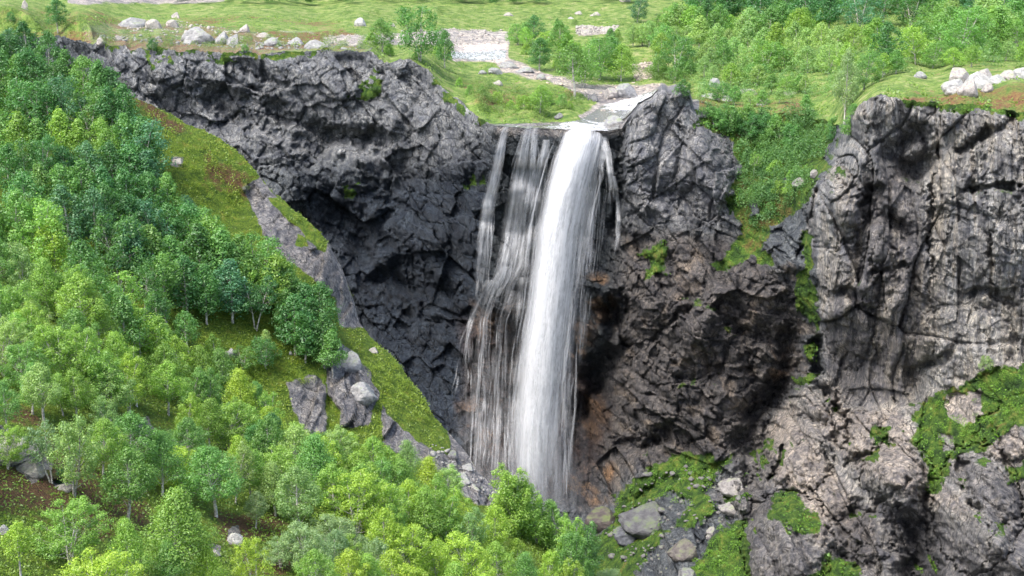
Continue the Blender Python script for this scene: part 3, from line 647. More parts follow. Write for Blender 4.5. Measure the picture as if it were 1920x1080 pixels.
# --- left hillsides
def hillside(name, sil, ctrl, ustep, nrow, u0, u1, back, bumps, turf_polys, rock_polys, heath_polys, label, rock_c, seed, c=30.0):
    usx = np.arange(u0, u1, ustep)
    sv = (lin(sil)(usx) + 4.5 * fbm(usx / 22, usx * 0 + seed, seed + 7, 3) + 2.0 * fbm(usx / 6, usx * 0 + seed, seed + 8, 2))[None]
    t = np.linspace(0, 1, nrow)[:, None] ** 1.15
    V = sv + (1230 - sv) * t; U = np.repeat(usx[None], nrow, 0)
    rb = RBF([(a, b, math.log(y)) for a, b, y in ctrl], c)
    Y = np.exp(rb(U, V))
    x, _, z = unproj(U, V, Y)
    WU = U + 7 * fbm(U / 20, V / 20, 5 + seed, 4); WV = V + 7 * fbm(U / 20, V / 20, 45 + seed, 4)
    rock = np.zeros(U.shape)
    for p, s in rock_polys: rock = np.maximum(rock, poly_mask(WU, WV, p, s))
    for p, s in turf_polys: rock = rock * (1 - poly_mask(WU, WV, p, s))
    he = np.zeros(U.shape)
    for p, s in heath_polys: he = np.maximum(he, poly_mask(WU, WV, p, s))
    edge = sstep(0, 20, V - sv)
    rx = x + 1.0 * fbm(x / 5, z / 5, 3 + seed, 3); rz = z + 1.0 * fbm(x / 5, z / 5, 8 + seed, 3)
    ra, _ = facet(rx / 6, rz / 7, seed + 60); rb2, _ = facet(rx / 2.2, rz / 3, seed + 64)
    dY = (bumps * fbm(x / 16, z / 16, seed, 4) + 0.5 * bumps * fbm(x / 4, z / 4, seed + 3, 3)) * edge
    dY += rock * (1.5 * ra + 0.8 * rb2 - 0.8) * edge + 0.25 * fbm(x / 0.9, z / 0.9, seed + 9, 3)
    Y = Y + dY
    x, _, z = unproj(U, V, Y)
    # the far side of the crest falls away out of sight
    bx, by, bz = [], [], []
    for k in range(1, 9):
        s = k / 8.0
        bx.append(x[:1] * (1 + back[0] * s / Y[:1])); by.append(Y[:1] + back[0] * s); bz.append(z[:1] - back[0] * s * 0.32 - back[1] * s ** 1.6)
    Xa = np.concatenate(bx[::-1] + [x]); Ya = np.concatenate(by[::-1] + [Y]); Za = np.concatenate(bz[::-1] + [z])
    e = lambda a: np.concatenate([a[:1]] * 8 + [a])
    nl = fbm(x / 8, z / 8, seed + 20, 4)
    tn = np.zeros(U.shape + (3,)) + np.array(rock_c); tn *= (1 + 0.35 * nl[..., None])
    he = np.clip(0.02 + 0.28 * nl + he * 0.7, 0, 1)
    me = grid_mesh(name, Xa, Ya, Za, {'tint': ('FLOAT_COLOR', rgba(np.clip(e(tn), 0, 1))), 'turf': ('FLOAT', e(1 - rock)), 'wet': ('FLOAT', e(rock * 0)), 'heath': ('FLOAT', e(he))}, smooth=False)
    tag(link(name, me, M['hill']), label, 'hillside', kind='structure')
    return Sheet(usx, V, Y), rock
ctrlA = [(-400, 0, 380), (-400, 400, 270), (-400, 1200, 150), (-60, 90, 350), (0, 104, 345), (100, 130, 338), (240, 176, 328), (0, 250, 308), (0, 400, 268), (-60, 700, 215), (150, 250, 306), (150, 400, 282), (300, 206, 322), (410, 258, 318), (480, 322, 312),
         (350, 350, 300), (450, 400, 302), (300, 500, 276), (480, 420, 298), (520, 368, 308), (570, 405, 305), (612, 452, 302), (640, 500, 301), (662, 560, 299), (674, 606, 297), (600, 520, 290), (540, 480, 292),
         (560, 620, 276), (640, 640, 282), (400, 640, 262), (200, 600, 250), (300, 800, 235), (700, 640, 292), (742, 672, 288), (790, 742, 280), (830, 800, 274), (900, 888, 264), (1000, 962, 256), (1120, 1090, 246),
         (680, 720, 270), (720, 800, 262), (600, 760, 262), (780, 850, 258), (560, 900, 238), (850, 930, 250), (600, 1200, 205), (1000, 1200, 225), (200, 1200, 180), (1180, 1190, 238)]
SA, rockA = hillside('hillside', HILL_SIL, ctrlA, 2.5, 330, -400, 1170, (70, 45), 1.2,
    [([(500, 368), (540, 372), (575, 398), (612, 450), (606, 470), (580, 455), (560, 428), (530, 405)], 6), ([(640, 640), (700, 640), (742, 672), (790, 742), (830, 800), (840, 850), (790, 830), (740, 790), (712, 740), (690, 690)], 8), ([(555, 440), (575, 450), (575, 465), (555, 460)], 4), ([(590, 455), (610, 455), (608, 470), (592, 466)], 4)],
    [([(452, 350), (488, 335), (525, 372), (575, 405), (615, 452), (642, 500), (664, 560), (680, 612), (640, 612), (625, 560), (585, 520), (540, 490), (500, 450), (486, 410)], 8), ([(540, 715), (590, 700), (612, 720), (612, 815), (570, 815), (545, 760)], 7),
     ([(612, 690), (640, 640), (680, 668), (716, 735), (700, 768), (640, 770), (615, 740)], 7), ([(320, 295), (345, 295), (345, 312), (322, 312)], 5), ([(690, 655), (712, 655), (712, 668), (692, 668)], 4), ([(715, 760), (760, 800), (800, 830), (860, 860), (905, 890), (960, 940), (900, 950), (800, 890), (720, 830)], 10),
     ([(838, 800), (870, 838), (900, 888), (870, 900), (845, 850)], 7), ([(420, 655), (445, 655), (445, 672), (420, 672)], 4), ([(640, 740), (700, 760), (690, 800), (640, 800)], 8)],
    [([(235, 170), (300, 200), (360, 250), (330, 260), (260, 210)], 12), ([(380, 280), (480, 340), (470, 380), (380, 340)], 30)],
    'steep wooded hillside with grassy shoulder beside the gorge', (0.36, 0.35, 0.345), 300)
SIL_B = [(-420, 330), (-120, 425), (0, 455), (100, 500), (180, 570), (250, 660), (330, 740), (420, 775), (520, 805), (600, 850), (700, 880), (800, 915), (900, 955), (1000, 990), (1060, 1015), (1120, 1060), (1180, 1100), (1240, 1180)]
ctrlB = [(-400, 350, 230), (-400, 700, 160), (-400, 1200, 92), (-100, 440, 225), (0, 455, 222), (0, 600, 190), (0, 750, 160), (0, 900, 136), (0, 1080, 114), (150, 545, 216), (150, 750, 172), (150, 900, 146), (150, 1080, 122), (300, 715, 212), (300, 850, 172), (300, 960, 150), (300, 1080, 132),
         (450, 785, 212), (450, 900, 178), (450, 1080, 142), (600, 850, 212), (600, 960, 178), (600, 1080, 152), (750, 900, 216), (750, 1080, 166), (900, 955, 222), (900, 1080, 182), (1050, 1010, 228), (1050, 1100, 204), (1150, 1085, 226), (1240, 1180, 224), (600, 1230, 132), (100, 1230, 100), (1000, 1230, 176)]
SB, rockB = hillside('hillside', SIL_B, ctrlB, 2.5, 330, -400, 1230, (22, 26), 0.9,
    [], [([(-20, 800), (0, 800), (40, 820), (70, 845), (100, 862), (95, 885), (60, 870), (74, 895), (60, 905), (30, 880), (-20, 855)], 5), ([(95, 900), (120, 898), (138, 915), (110, 918)], 4), ([(250, 790), (275, 780), (298, 810), (285, 830), (262, 815)], 5),
         ([(150, 640), (170, 640), (170, 660), (150, 660)], 5), ([(425, 990), (450, 985), (455, 1012), (430, 1018)], 4), ([(395, 1018), (415, 1020), (412, 1035), (395, 1034)], 4), ([(100, 540), (115, 560), (125, 600), (108, 590)], 4)],
    [([(-20, 880), (180, 870), (280, 930), (290, 1000), (200, 1020), (60, 960), (-20, 960)], 26), ([(60, 820), (160, 830), (150, 880), (70, 880)], 12), ([(400, 960), (520, 960), (560, 1010), (420, 1020)], 18), ([(20, 740), (90, 790), (60, 800), (0, 780)], 12), ([(450, 1040), (560, 1050), (540, 1080), (460, 1080)], 10), ([(0, 480), (40, 500), (20, 530), (0, 520)], 10), ([(400, 740), (470, 760), (460, 790), (400, 780)], 12)],
    'near wooded spur descending along the bottom of the gorge', (0.38, 0.36, 0.33), 400)
# floor of the gorge far below, never seen directly from above the trees
print('hills', time.time() - T0)

exec_trees = True
#TREES
# ------------------------------------------------------------------ birch prototypes
def frames(pts):
    pts = [Vector(p) for p in pts]; fr = []
    for i, p in enumerate(pts):
        d = (pts[min(i + 1, len(pts) - 1)] - pts[max(i - 1, 0)]).normalized()
        a = d.cross(Vector((0.31, 0.87, 0.17))).normalized(); b = d.cross(a)
        fr.append((p, a, b))
    return fr
def tube(vs, fs, pts, rads, k=6):
    base = len(vs)
    for (p, a, b), r in zip(frames(pts), rads):
        for j in range(k):
            th = 2 * math.pi * j / k
            vs.append(p + a * (r * math.cos(th)) + b * (r * math.sin(th)))
    for i in range(len(pts) - 1):
        for j in range(k):
            fs.append((base + i * k + j, base + i * k + (j + 1) % k, base + (i + 1) * k + (j + 1) % k, base + (i + 1) * k + j))

def make_tree(name, rs, h=10.0, crown0=0.28, width=0.34, nclump=46, leaves=110, leaf=0.16, multi=1, lean=0.06, shape='oval', clump_r=0.95, upright=0.0, gap=0.25):
    r = random.Random(rs); vs, fs = [], []; clumps = []
    stems = []
    for s in range(multi):
        az = r.uniform(0, 6.28); sp = (0.0 if multi == 1 else r.uniform(0.10, 0.22))
        top = Vector((math.cos(az) * h * (sp + r.uniform(0, lean)), math.sin(az) * h * (sp + r.uniform(0, lean)), h * (1 if s == 0 else r.uniform(0.72, 0.95))))
        pts = []; rad = []
        n = 9; ph = r.uniform(0, 6)
        for i in range(n + 1):
            t = i / n
            wob = 0.022 * h * math.sin(t * 5 + ph) * (1 - t * 0.5)
            pts.append(Vector((top.x * t ** 1.2 + wob, top.y * t ** 1.2 + wob * 0.6 * math.cos(ph), top.z * t - 0.35 * (i == 0))))
            rad.append(0.017 * h * (1 - t) ** 0.8 / math.sqrt(multi) * 1.15 + 0.012)
        tube(vs, fs, pts, rad, 7); stems.append(pts)
    def stem_at(pts, t):
        x = t * (len(pts) - 1); i = min(int(x), len(pts) - 2); return pts[i].lerp(pts[i + 1], x - i)
    def prof(t):   # crown radius over crown height 0..1
        if shape == 'oval': return math.sin(math.pi * min(1, (t * 0.93 + 0.07)) ** 0.8) ** 0.75
        if shape == 'cone': return (1 - t) ** 0.75 * min(1, t * 5 + 0.35)
        if shape == 'bush': return math.cos(t * math.pi / 2) ** 0.6
        return 1 - 0.3 * abs(t - .5)
    W = width * h
    for c in range(nclump):
        t = (c + r.random()) / nclump
        t = t ** 0.9
        if r.random() < 0.08: continue
        zc = crown0 + (0.985 - crown0) * t
        pts = stems[c % multi]
        root = stem_at(pts, max(0.12, zc - r.uniform(0.06, 0.2)))
        az = c * 2.39996 + r.uniform(-0.5, 0.5)
        rr = W * prof(t) * r.uniform(0.35, 1.0) ** 0.6 * (1 - gap * (math.sin(az * 2 + rs) * 0.5 + 0.5) * r.random())
        ax = stem_at(pts, min(zc, 1.0))
        cen = Vector((ax.x + rr * math.cos(az), ax.y + rr * math.sin(az), h * zc + r.uniform(-0.2, 0.2)))
        cr = clump_r * h / 10 * r.uniform(0.65, 1.25) * (1.05 - 0.45 * t)
        clumps.append((cen, cr, az))
        mid = root.lerp(cen, 0.5) + Vector((0, 0, -0.03 * h * r.random() + upright * 0.1))
        br = 0.004 * h * (1.15 - t)
        tube(vs, fs, [root, mid, cen], [br, br * 0.65, 0.008], 4)
        for _ in range(2):
            q = cen + Vector((r.uniform(-1, 1), r.uniform(-1, 1), r.uniform(-0.5, 0.9))) * cr
            tube(vs, fs, [mid.lerp(cen, 0.5), mid.lerp(q, 0.6), q], [br * 0.5, br * 0.3, 0.005], 3)
    trunk = mesh_np(name + ' wood', [tuple(v) for v in vs], fs, True)
    rg = np.random.RandomState(rs + 5)
    P, Nn, A = [], [], []
    axis_c = Vector((0, 0, h * (crown0 + 1) / 2))
    for cen, cr, az in clumps:
        n = int(leaves * (cr / clump_r / h * 10) ** 1.5)
        d = rg.normal(size=(n, 3)); d /= np.linalg.norm(d, axis=1)[:, None]
        rad = cr * rg.uniform(0.25, 1.0, n) ** 0.45
        lump = 1 + 0.28 * np.sin(d[:, 0] * 5 + az) * np.sin(d[:, 1] * 5 + 2 * az) + 0.15 * np.sin(d[:, 2] * 9 + az)
        flat = np.array((1.15, 1.15, 0.80 + upright))
        p = np.array(cen) + d * (rad * lump)[:, None] * flat
        nn = d * 0.9 + np.array((0, 0, 0.55)) + rg.normal(size=(n, 3)) * 0.42
        P.append(p); Nn.append(nn); A.append(np.clip(rg.normal(0.5 + rg.uniform(-0.14, 0.14), 0.17, n), 0, 1))
        m = int(n * 0.16)   # stray sprays between clumps
        d2 = rg.normal(size=(m, 3)); p2 = np.array(cen) + d2 * cr * np.array((0.75, 0.75, 0.85))
        P.append(p2); Nn.append(d2 + np.array((0, 0, 0.4))); A.append(np.clip(rg.normal(0.5, 0.2, m), 0, 1))
    P = np.concatenate(P); Nn = np.concatenate(Nn); A = np.concatenate(A)
    Nn /= np.linalg.norm(Nn, axis=1)[:, None] + 1e-9
    rv = rg.normal(size=P.shape); Tn = np.cross(Nn, rv); Tn /= np.linalg.norm(Tn, axis=1)[:, None] + 1e-9
    Bn = np.cross(Nn, Tn)
    sz = leaf * h / 10 * rg.uniform(0.65, 1.35, len(P))[:, None]
    # pointed leaf sprays: kite shapes with a slight fold
    q = np.stack([P - Tn * sz, P - Bn * sz * 0.55 + Nn * sz * 0.15, P + Tn * sz * 1.1, P + Bn * sz * 0.55 + Nn * sz * 0.15], 1).reshape(-1, 3)
    f = np.arange(len(q)).reshape(-1, 4)
    crown = mesh_np(name + ' leaves', q, f, False, {'leaf': ('FLOAT', 'POINT', np.repeat(A, 4))})
    crown.materials.append(M['leaf']); trunk.materials.append(M['bark'])
    return trunk, crown

PROTO = {}
for i in range(5):
    PROTO['near%d' % i] = make_tree('near birch', 10 + i, 10, (0.34, 0.38, 0.22, 0.34, 0.26)[i], (0.38, 0.31, 0.42, 0.35, 0.29)[i], (84, 70, 90, 84, 66)[i], 165, (0.115, 0.11, 0.12, 0.095, 0.11)[i], (1, 1, 3, 1, 2)[i], 0.10, ('oval', 'oval', 'oval', 'cone', 'oval')[i], (0.85, 0.8, 0.8, 0.95, 0.75)[i], 0.15, 0.65)
for i in range(5):
    PROTO['far%d' % i] = make_tree('wood birch', 30 + i, 10, (0.28, 0.24, 0.32, 0.18, 0.24)[i], (0.34, 0.38, 0.31, 0.40, 0.29)[i], 56, 100, 0.175, (1, 1, 1, 2, 1)[i], 0.08, ('oval', 'oval', 'cone', 'oval', 'oval')[i], (1.05, 1.15, 1.0, 1.1, 0.95)[i], 0.1, 0.55)
for i in range(2):
    PROTO['tall%d' % i] = make_tree('tall birch', 50 + i, 10, (0.50, 0.42)[i], 0.28, 44, 100, 0.15, (1, 2)[i], 0.12, 'oval', 0.85, 0.1, 0.5)
for i in range(3):
    PROTO['willow%d' % i] = make_tree('upright willow', 60 + i, 10, 0.06, (0.30, 0.34, 0.28)[i], 100, 120, 0.13, 4, 0.05, 'oval', 0.7, 0.75, 0.4)
for i in range(3):
    PROTO['bush%d' % i] = make_tree('round bush', 70 + i, 10, 0.02, (0.52, 0.62, 0.48)[i], 42, 110, 0.30, 4, 0.10, 'bush', 1.9)
print('protos', time.time() - T0, {k: len(v[1].polygons) for k, v in PROTO.items()})

# leaf colours (real reflectance)
LC = {'deep green': (0.085, 0.22, 0.07), 'dark green': (0.105, 0.26, 0.075), 'blue-green': (0.105, 0.25, 0.125), 'mid green': (0.17, 0.345, 0.09), 'bright green': (0.25, 0.43, 0.085), 'yellow-green': (0.34, 0.49, 0.07),
      'pale green': (0.29, 0.45, 0.15), 'grey-green': (0.25, 0.38, 0.18), 'lime green': (0.38, 0.53, 0.07)}
tree_count = 0
def place_tree(kind, p, h, colour, label, group=None, cat='tree', name='birch_tree', rnd=None, sx=1.0, part='crown'):
    global tree_count
    r = rnd or random
    tr, cr = PROTO[kind]
    e = empty(name, p, r.uniform(0, 6.28)); s = h / 10.0
    e.scale = (s * sx, s * sx, s)
    tag(e, label, cat, group)
    a = link('trunk' if part == 'crown' else 'stems', tr, None, e); b = link(part, cr, None, e)
    c = LC[colour]; j = r.uniform(0.86, 1.16); k = r.uniform(-0.08, 0.08)
    b.color = (c[0] * j * (1 + k), c[1] * j, c[2] * j * (1 - k), 1)
    a.color = (1, 1, 1, 1)
    tree_count += 1
    return e

ORD = ['first', 'second', 'third', 'fourth', 'fifth', 'sixth', 'seventh', 'eighth', 'ninth', 'tenth', 'eleventh', 'twelfth', 'thirteenth', 'fourteenth', 'fifteenth', 'sixteenth']
def along(pts, n):
    seg = [math.dist(a, b) for a, b in zip(pts[:-1], pts[1:])]; Ltot = sum(seg); out = []
    for i in range(n):
        d = Ltot * (i + 0.5) / n
        for (a, b), s in zip(zip(pts[:-1], pts[1:]), seg):
            if d <= s: out.append((a[0] + (b[0] - a[0]) * d / s, a[1] + (b[1] - a[1]) * d / s)); break
            d -= s
    return out
def row(sheet, pts, n, h, kinds, colours, where, jit=(10, 10), name='birch_tree', cat='tree', noun='birch', part='crown', group=None, seed=0, sx=(0.9, 1.15)):
    r = random.Random(seed * 131 + int(pts[0][0]) * 7 + int(pts[0][1]))
    L_ = sorted([(u + r.uniform(-jit[0], jit[0]), v + r.uniform(-jit[1], jit[1])) for u, v in along(pts, n)])
    for i, (u, v) in enumerate(L_):
        c = r.choice(colours)
        p = plateau_pt(u, v) if sheet is None else sheet.pt(u, v)
        p.z -= 0.15
        lab = '%s %s, %s from the left %s' % (c, noun, ORD[i], where)
        place_tree(r.choice(kinds), p, r.uniform(*h), c, lab, group, cat, name, r, r.uniform(*sx), part)

FARK = ['far0', 'far1', 'far2', 'far3', 'far4']; NEARK = ['near0', 'near1', 'near2', 'near3', 'near4']
DK = ['dark green', 'deep green', 'mid green', 'blue-green', 'dark green']; MD = ['mid green', 'dark green', 'mid green', 'bright green']; BR = ['bright green', 'yellow-green', 'mid green', 'bright green', 'pale green']
GA = 'birches of the wood on the far hillside'
row(SA, [(-40, 150), (60, 150), (100, 165)], 5, (10.1, 12.3), FARK, DK, 'along the top edge of the hillside wood', group=GA)
row(SA, [(-20, 205), (60, 200), (150, 205), (235, 235)], 8, (10.1, 12.9), FARK, DK, 'in the second line of the hillside wood', group=GA)
row(SA, [(-20, 260), (80, 250), (180, 262), (255, 285)], 8, (9.5, 12.3), FARK, DK, 'in the third line of the hillside wood', group=GA)
row(SA, [(-20, 315), (90, 310), (200, 318), (285, 335)], 8, (9.5, 12.3), FARK, MD, 'in the line left of the bare grassy shoulder', group=GA)
row(SA, [(-10, 372), (100, 365), (210, 372), (300, 385)], 8, (9.5, 12.3), FARK, DK, 'in the line level with the shoulder bottom', group=GA)
row(SA, [(20, 425), (120, 420), (230, 425), (340, 430)], 8, (10.1, 12.9), FARK, DK + ['mid green'], 'in the line just under the grassy shoulder', group=GA)
row(SA, [(120, 480), (220, 475), (330, 480), (420, 490)], 8, (10.1, 12.9), FARK, DK, 'in the line above the shaded hollow', group=GA)
row(SA, [(370, 520), (440, 545), (500, 570), (550, 605)], 6, (9.5, 11.8), FARK, MD, 'along the crest beside the bare rock slab', group=GA)
row(SA, [(200, 540), (280, 545), (380, 550), (470, 560)], 7, (10.1, 13.4), FARK, DK + ['mid green'], 'in the line at the shaded hollow', group=GA)
row(SA, [(455, 575), (520, 595), (575, 622), (606, 650)], 6, (9.5, 12.3), FARK, MD, 'in the line below the rock slab', group=GA)
row(SA, [(250, 600), (330, 600), (430, 605), (500, 615)], 6, (10.1, 12.3), FARK + ['tall0', 'tall1'], DK + ['mid green'], 'in the line above the white trunks', group=GA)
row(SA, [(520, 640), (570, 665), (620, 690), (640, 710)], 5, (9.0, 11.8), FARK, MD, 'at the lower end of the hillside wood', group=GA)
row(SA, [(395, 670), (450, 690), (510, 700)], 3, (4.5, 6.7), FARK, MD + ['bright green'], 'in the mossy clearing of the wood', group='small birches in the clearing')
for (u, v, h, c, k, lab) in [(296, 648, 9.5, 'dark green', 'tall0', 'tall dark birch with bare white trunk at the edge of the hollow'), (310, 640, 9, 'mid green', 'tall1', 'forked birch whose white stems stand in the shaded hollow'),
                             (354, 678, 9, 'mid green', 'tall0', 'slim birch with a long pale trunk right of the hollow'), (205, 330, 9.0, 'bright green', 'far1', 'bright green round birch standing out in the dark hillside wood'),
                             (268, 345, 13, 'blue-green', 'far3', 'large blue-green birch at the edge of the grassy shoulder'), (500, 668, 5, 'pale green', 'far2', 'small pale birch with thin trunk in the mossy clearing')]:
    place_tree(k, SA.pt(u, v), h, c, lab)
GB = 'birches of the near spur'
row(SB, [(-30, 470), (50, 495), (130, 540)], 4, (9.2, 11.0), FARK, BR, 'along the crest of the near spur, upper part', group=GB)
row(SB, [(150, 560), (210, 625), (270, 690), (310, 730)], 6, (8.5, 10.5), FARK, MD, 'along the crest of the near spur, middle part', group=GB)
row(SB, [(-20, 545), (60, 575), (140, 635), (210, 700)], 6, (7.9, 10.4), NEARK, BR, 'in the second line of the near spur', group=GB)
row(SB, [(-20, 620), (60, 650), (140, 705), (230, 760), (330, 790)], 8, (7.3, 9.2), NEARK, BR, 'in the third line of the near spur', group=GB)
row(SB, [(300, 745), (380, 775), (460, 795), (530, 820)], 6, (6.1, 8.5), NEARK, MD + ['bright green'], 'on the spur crest below the mossy clearing', group=GB)
row(SB, [(0, 700), (30, 730), (60, 725)], 2, (6.1, 7.3), NEARK, BR, 'above the long pale boulder at the edge', group=GB)
row(SB, [(330, 835), (420, 850), (500, 868), (590, 890)], 6, (6.7, 9.2), NEARK, BR + ['yellow-green'], 'in the line under the small rock outcrop', group=GB)
row(SB, [(600, 872), (690, 905), (780, 935), (860, 965)], 7, (6.7, 9.2), NEARK, BR, 'along the spur crest below the grassy ridge', group=GB)
row(SB, [(560, 930), (660, 955), (760, 980), (860, 1005)], 7, (7.3, 9.8), NEARK, BR + ['bright green'], 'in the second line below the grassy ridge', group=GB)
row(SB, [(640, 1010), (740, 1030), (850, 1050), (940, 1070)], 7, (7.3, 9.2), NEARK, BR, 'in the third line below the grassy ridge', group=GB)
row(SB, [(700, 1085), (800, 1095), (900, 1110), (1000, 1130)], 6, (7.3, 8.5), NEARK, BR + ['yellow-green'], 'in the lowest line left of the willows', group=GB)
row(SB, [(560, 1120), (680, 1150), (800, 1160)], 4, (6.1, 7.3), NEARK, ['bright green', 'yellow-green', 'lime green'], 'of the birches cut off by the lower edge', group=GB)
row(SB, [(-20, 660), (40, 690), (100, 720), (170, 760), (250, 800)], 7, (7, 8.8), NEARK, BR, 'in the fourth line of the near spur', group=GB)
row(SB, [(60, 790), (160, 800), (230, 850)], 3, (6, 7.5), NEARK, ['pale green', 'bright green'], 'above the brown heather bank', group=GB)
row(SB, [(420, 850), (500, 885), (570, 915)], 4, (7, 8.5), NEARK, MD + ['bright green'], 'on the spur under the dark rock wall', group=GB)
row(SB, [(480, 900), (560, 915), (640, 935)], 4, (7.5, 9), NEARK, BR, 'in the dense middle of the near spur', group=GB)
row(SB, [(600, 985), (690, 995), (790, 1015), (880, 1040)], 6, (7.5, 9), NEARK, BR, 'in the dense lower part of the near spur', group=GB)
row(SB, [(560, 1075), (640, 1090), (720, 1105)], 4, (5.5, 7), NEARK, ['grey-green', 'bright green', 'mid green'], 'right of the heather bank at the bottom', group=GB)
row(SB, [(330, 870), (380, 880), (300, 900)], 3, (5.5, 7), NEARK, MD, 'between heather bank and stone outcrop', group=GB)
row(SB, [(700, 1160), (800, 1170), (900, 1180), (1000, 1185)], 5, (7, 8), NEARK, ['bright green', 'yellow-green', 'lime green'], 'whose tops fill the bottom edge', group=GB)
row(SB, [(315, 740), (400, 775), (480, 795)], 4, (8.5, 10), NEARK, BR, 'edging the mossy clearing from below', group=GB)
row(SB, [(170, 880), (250, 900), (330, 945)], 3, (6.5, 8), NEARK, ['bright green', 'mid green', 'pale green'], 'behind the crooked grey trunk', group=GB)
row(SB, [(430, 945), (500, 955), (560, 970)], 4, (7, 8.5), NEARK, BR, 'between knoll and airy pale birch', group=GB)
row(SB, [(200, 1110), (430, 1140), (520, 1130)], 4, (5.5, 7), NEARK, ['bright green', 'mid green', 'yellow-green'], 'along the bottom edge below the heather', group=GB)
row(SB, [(0, 830), (80, 760), (150, 780)], 3, (5, 6), NEARK, ['mid green', 'bright green'], 'right above the long pale boulder', group=GB)
row(SB, [(940, 990), (985, 1010), (1020, 1030)], 3, (9.2, 11.0), ['willow0', 'willow1', 'willow2'], ['bright green'], 'before the foot of the waterfall', name='willow_tree', noun='upright willow', group='upright willows below the fall', jit=(5, 5))
row(SB, [(1040, 1040), (1070, 1060), (1090, 1090), (1060, 1100)], 4, (8.5, 10.4), ['willow0', 'willow1', 'willow2'], ['mid green', 'bright green'], 'beside the rocky slope at the gorge bottom', name='willow_tree', noun='feathery willow', group='upright willows below the fall', jit=(8, 8))
row(SB, [(960, 1100), (1020, 1120), (1090, 1140)], 3, (6.7, 7.9), ['willow0', 'willow2'], ['bright green', 'yellow-green'], 'at the lower edge beneath the fall', name='willow_tree', noun='bushy willow', group='upright willows below the fall', jit=(8, 8))
for (u, v, h, c, k, sx, lab) in [
        (240, 985, 6.6, 'mid green', 'near1', 1.15, 'birch with crooked grey trunk leaning over brown heather'), (402, 968, 6.9, 'mid green', 'near0', 1.2, 'round-crowned birch with thick white trunk on a mossy knoll'),
        (566, 1012, 7.4, 'pale green', 'near1', 1.1, 'airy pale birch with long straight white trunk'), (325, 1110, 8.2, 'bright green', 'near3', 1.25, 'broad bright green birch filling the front beside brown heather'),
        (142, 932, 7.2, 'pale green', 'near4', 0.95, 'thin wispy birch with white bent trunk by the long boulder'), (95, 905, 5.0, 'grey-green', 'tall1', 1.0, 'forked birch rooted behind the long pale boulder'),
        (130, 1060, 4.8, 'bright green', 'near2', 1.3, 'low spreading bright birch over the brown slope'), (170, 1180, 5.2, 'lime green', 'near2', 1.4, 'lime green birch top rising from the lower edge'),
        (40, 1090, 4.2, 'yellow-green', 'tall0', 1.0, 'sparse yellowish sapling with curved white stem in the lowest corner'), (15, 880, 3.6, 'bright green', 'near2', 1.1, 'small green birch in front of the long pale boulder'),
        (480, 992, 3.6, 'grey-green', 'near1', 1.2, 'small grey-green birch with a thin white trunk between two taller ones'), (640, 1055, 5.0, 'grey-green', 'near2', 1.3, 'round grey-green birch with tangled bare stems beneath'),
        (455, 905, 5.0, 'lime green', 'near3', 1.1, 'lime yellow birch behind the round-crowned one'), (525, 1065, 2.8, 'grey-green', 'near2', 1.4, 'low grey-green birch scrub near the heather bank'),
        (1150, 1120, 3.4, 'grey-green', 'near2', 1.7, 'silvery rounded willow crown at the lower edge'), (210, 800, 6.0, 'pale green', 'near0', 1.1, 'pale birch above the round stone outcrop'),
        (340, 925, 4.2, 'yellow-green', 'near2', 1.2, 'short yellow-green birch behind the broad bright one')]:
    place_tree(k, SB.pt(u, v), h * 1.22, c, lab, sx=sx, name='willow_tree' if 'willow' in lab else 'birch_tree')

# plateau trees and bushes
for (u, v, h, c, k, sx, lab) in [
        (716, 98, 10.5, 'mid green', 'far1', 1.1, 'lone green birch left of the dark one on the rim'), (786, 114, 16, 'dark green', 'far3', 1.25, 'large dark rounded birch on the cliff rim'),
        (834, 130, 12, 'dark green', 'far0', 0.9, 'slimmer dark birch leaning right of the large rim birch'), (1000, 84, 11, 'dark green', 'far1', 1.2, 'dark bush-like birch above the stream bank'),
        (1076, 182, 16.5, 'mid green', 'tall0', 1.25, 'birch with a dark bare trunk just above the stream'), (1014, 214, 8.0, 'bright green', 'far1', 1.3, 'small round birch on the grassy bank by the lip'),
        (1012, 132, 11, 'dark green', 'far1', 1.2, 'dense dark birch at the head of the grassy bank'), (1092, 166, 14, 'mid green', 'far3', 1.1, 'two-stemmed birch with pale trunks behind the stream'),
        (1050, 108, 13, 'mid green', 'far0', 1.1, 'mid green birch behind the stream thicket'), (1045, 60, 6, 'dark green', 'far2', 1.0, 'small dark birch by the rubble bank in the meadow'), (1125, 150, 14, 'mid green', 'far3', 1.2, 'broad birch above the pink stream gravel'),
        (1165, 152, 12, 'bright green', 'far1', 1.2, 'bright birch right of the broad streamside one'), (1195, 40, 11, 'blue-green', 'far3', 1.1, 'lone blue-green birch in the open meadow'), (1265, 146, 14, 'dark green', 'far3', 1.2, 'dark rounded birch above the pinnacle'),
        (1310, 80, 14, 'mid green', 'far2', 1.0, 'tall birch at the edge of the dark valley wood'), (1240, 112, 9, 'bright green', 'far1', 1.2, 'bright birch beside the small gravel path'),
        (1582, 246, 19, 'grey-green', 'near1', 0.62, 'tall thin see-through birch at the cliff notch'), (1400, 262, 7.0, 'dark green', 'far3', 1.5, 'dark round birch in the green gully'), (1412, 330, 6.0, 'bright green', 'tall1', 1.0, 'light sapling with thin trunk low in the green gully'),
        (1620, 168, 9, 'mid green', 'far3', 1.3, 'bushy birch behind the shoulder of the pale cliff'), (1660, 140, 13, 'dark green', 'far0', 1.1, 'dark pointed birch behind the pale cliff'), (110, 62, 11.5, 'dark green', 'far0', 1.0, 'single dark birch on the rim above the hillside wood')]:
    sh = SC if v > rim_v(u) else None
    place_tree(k, (plateau_pt(u, v) if sh is None else sh.pt(u, v)), h, c, lab, sx=sx)
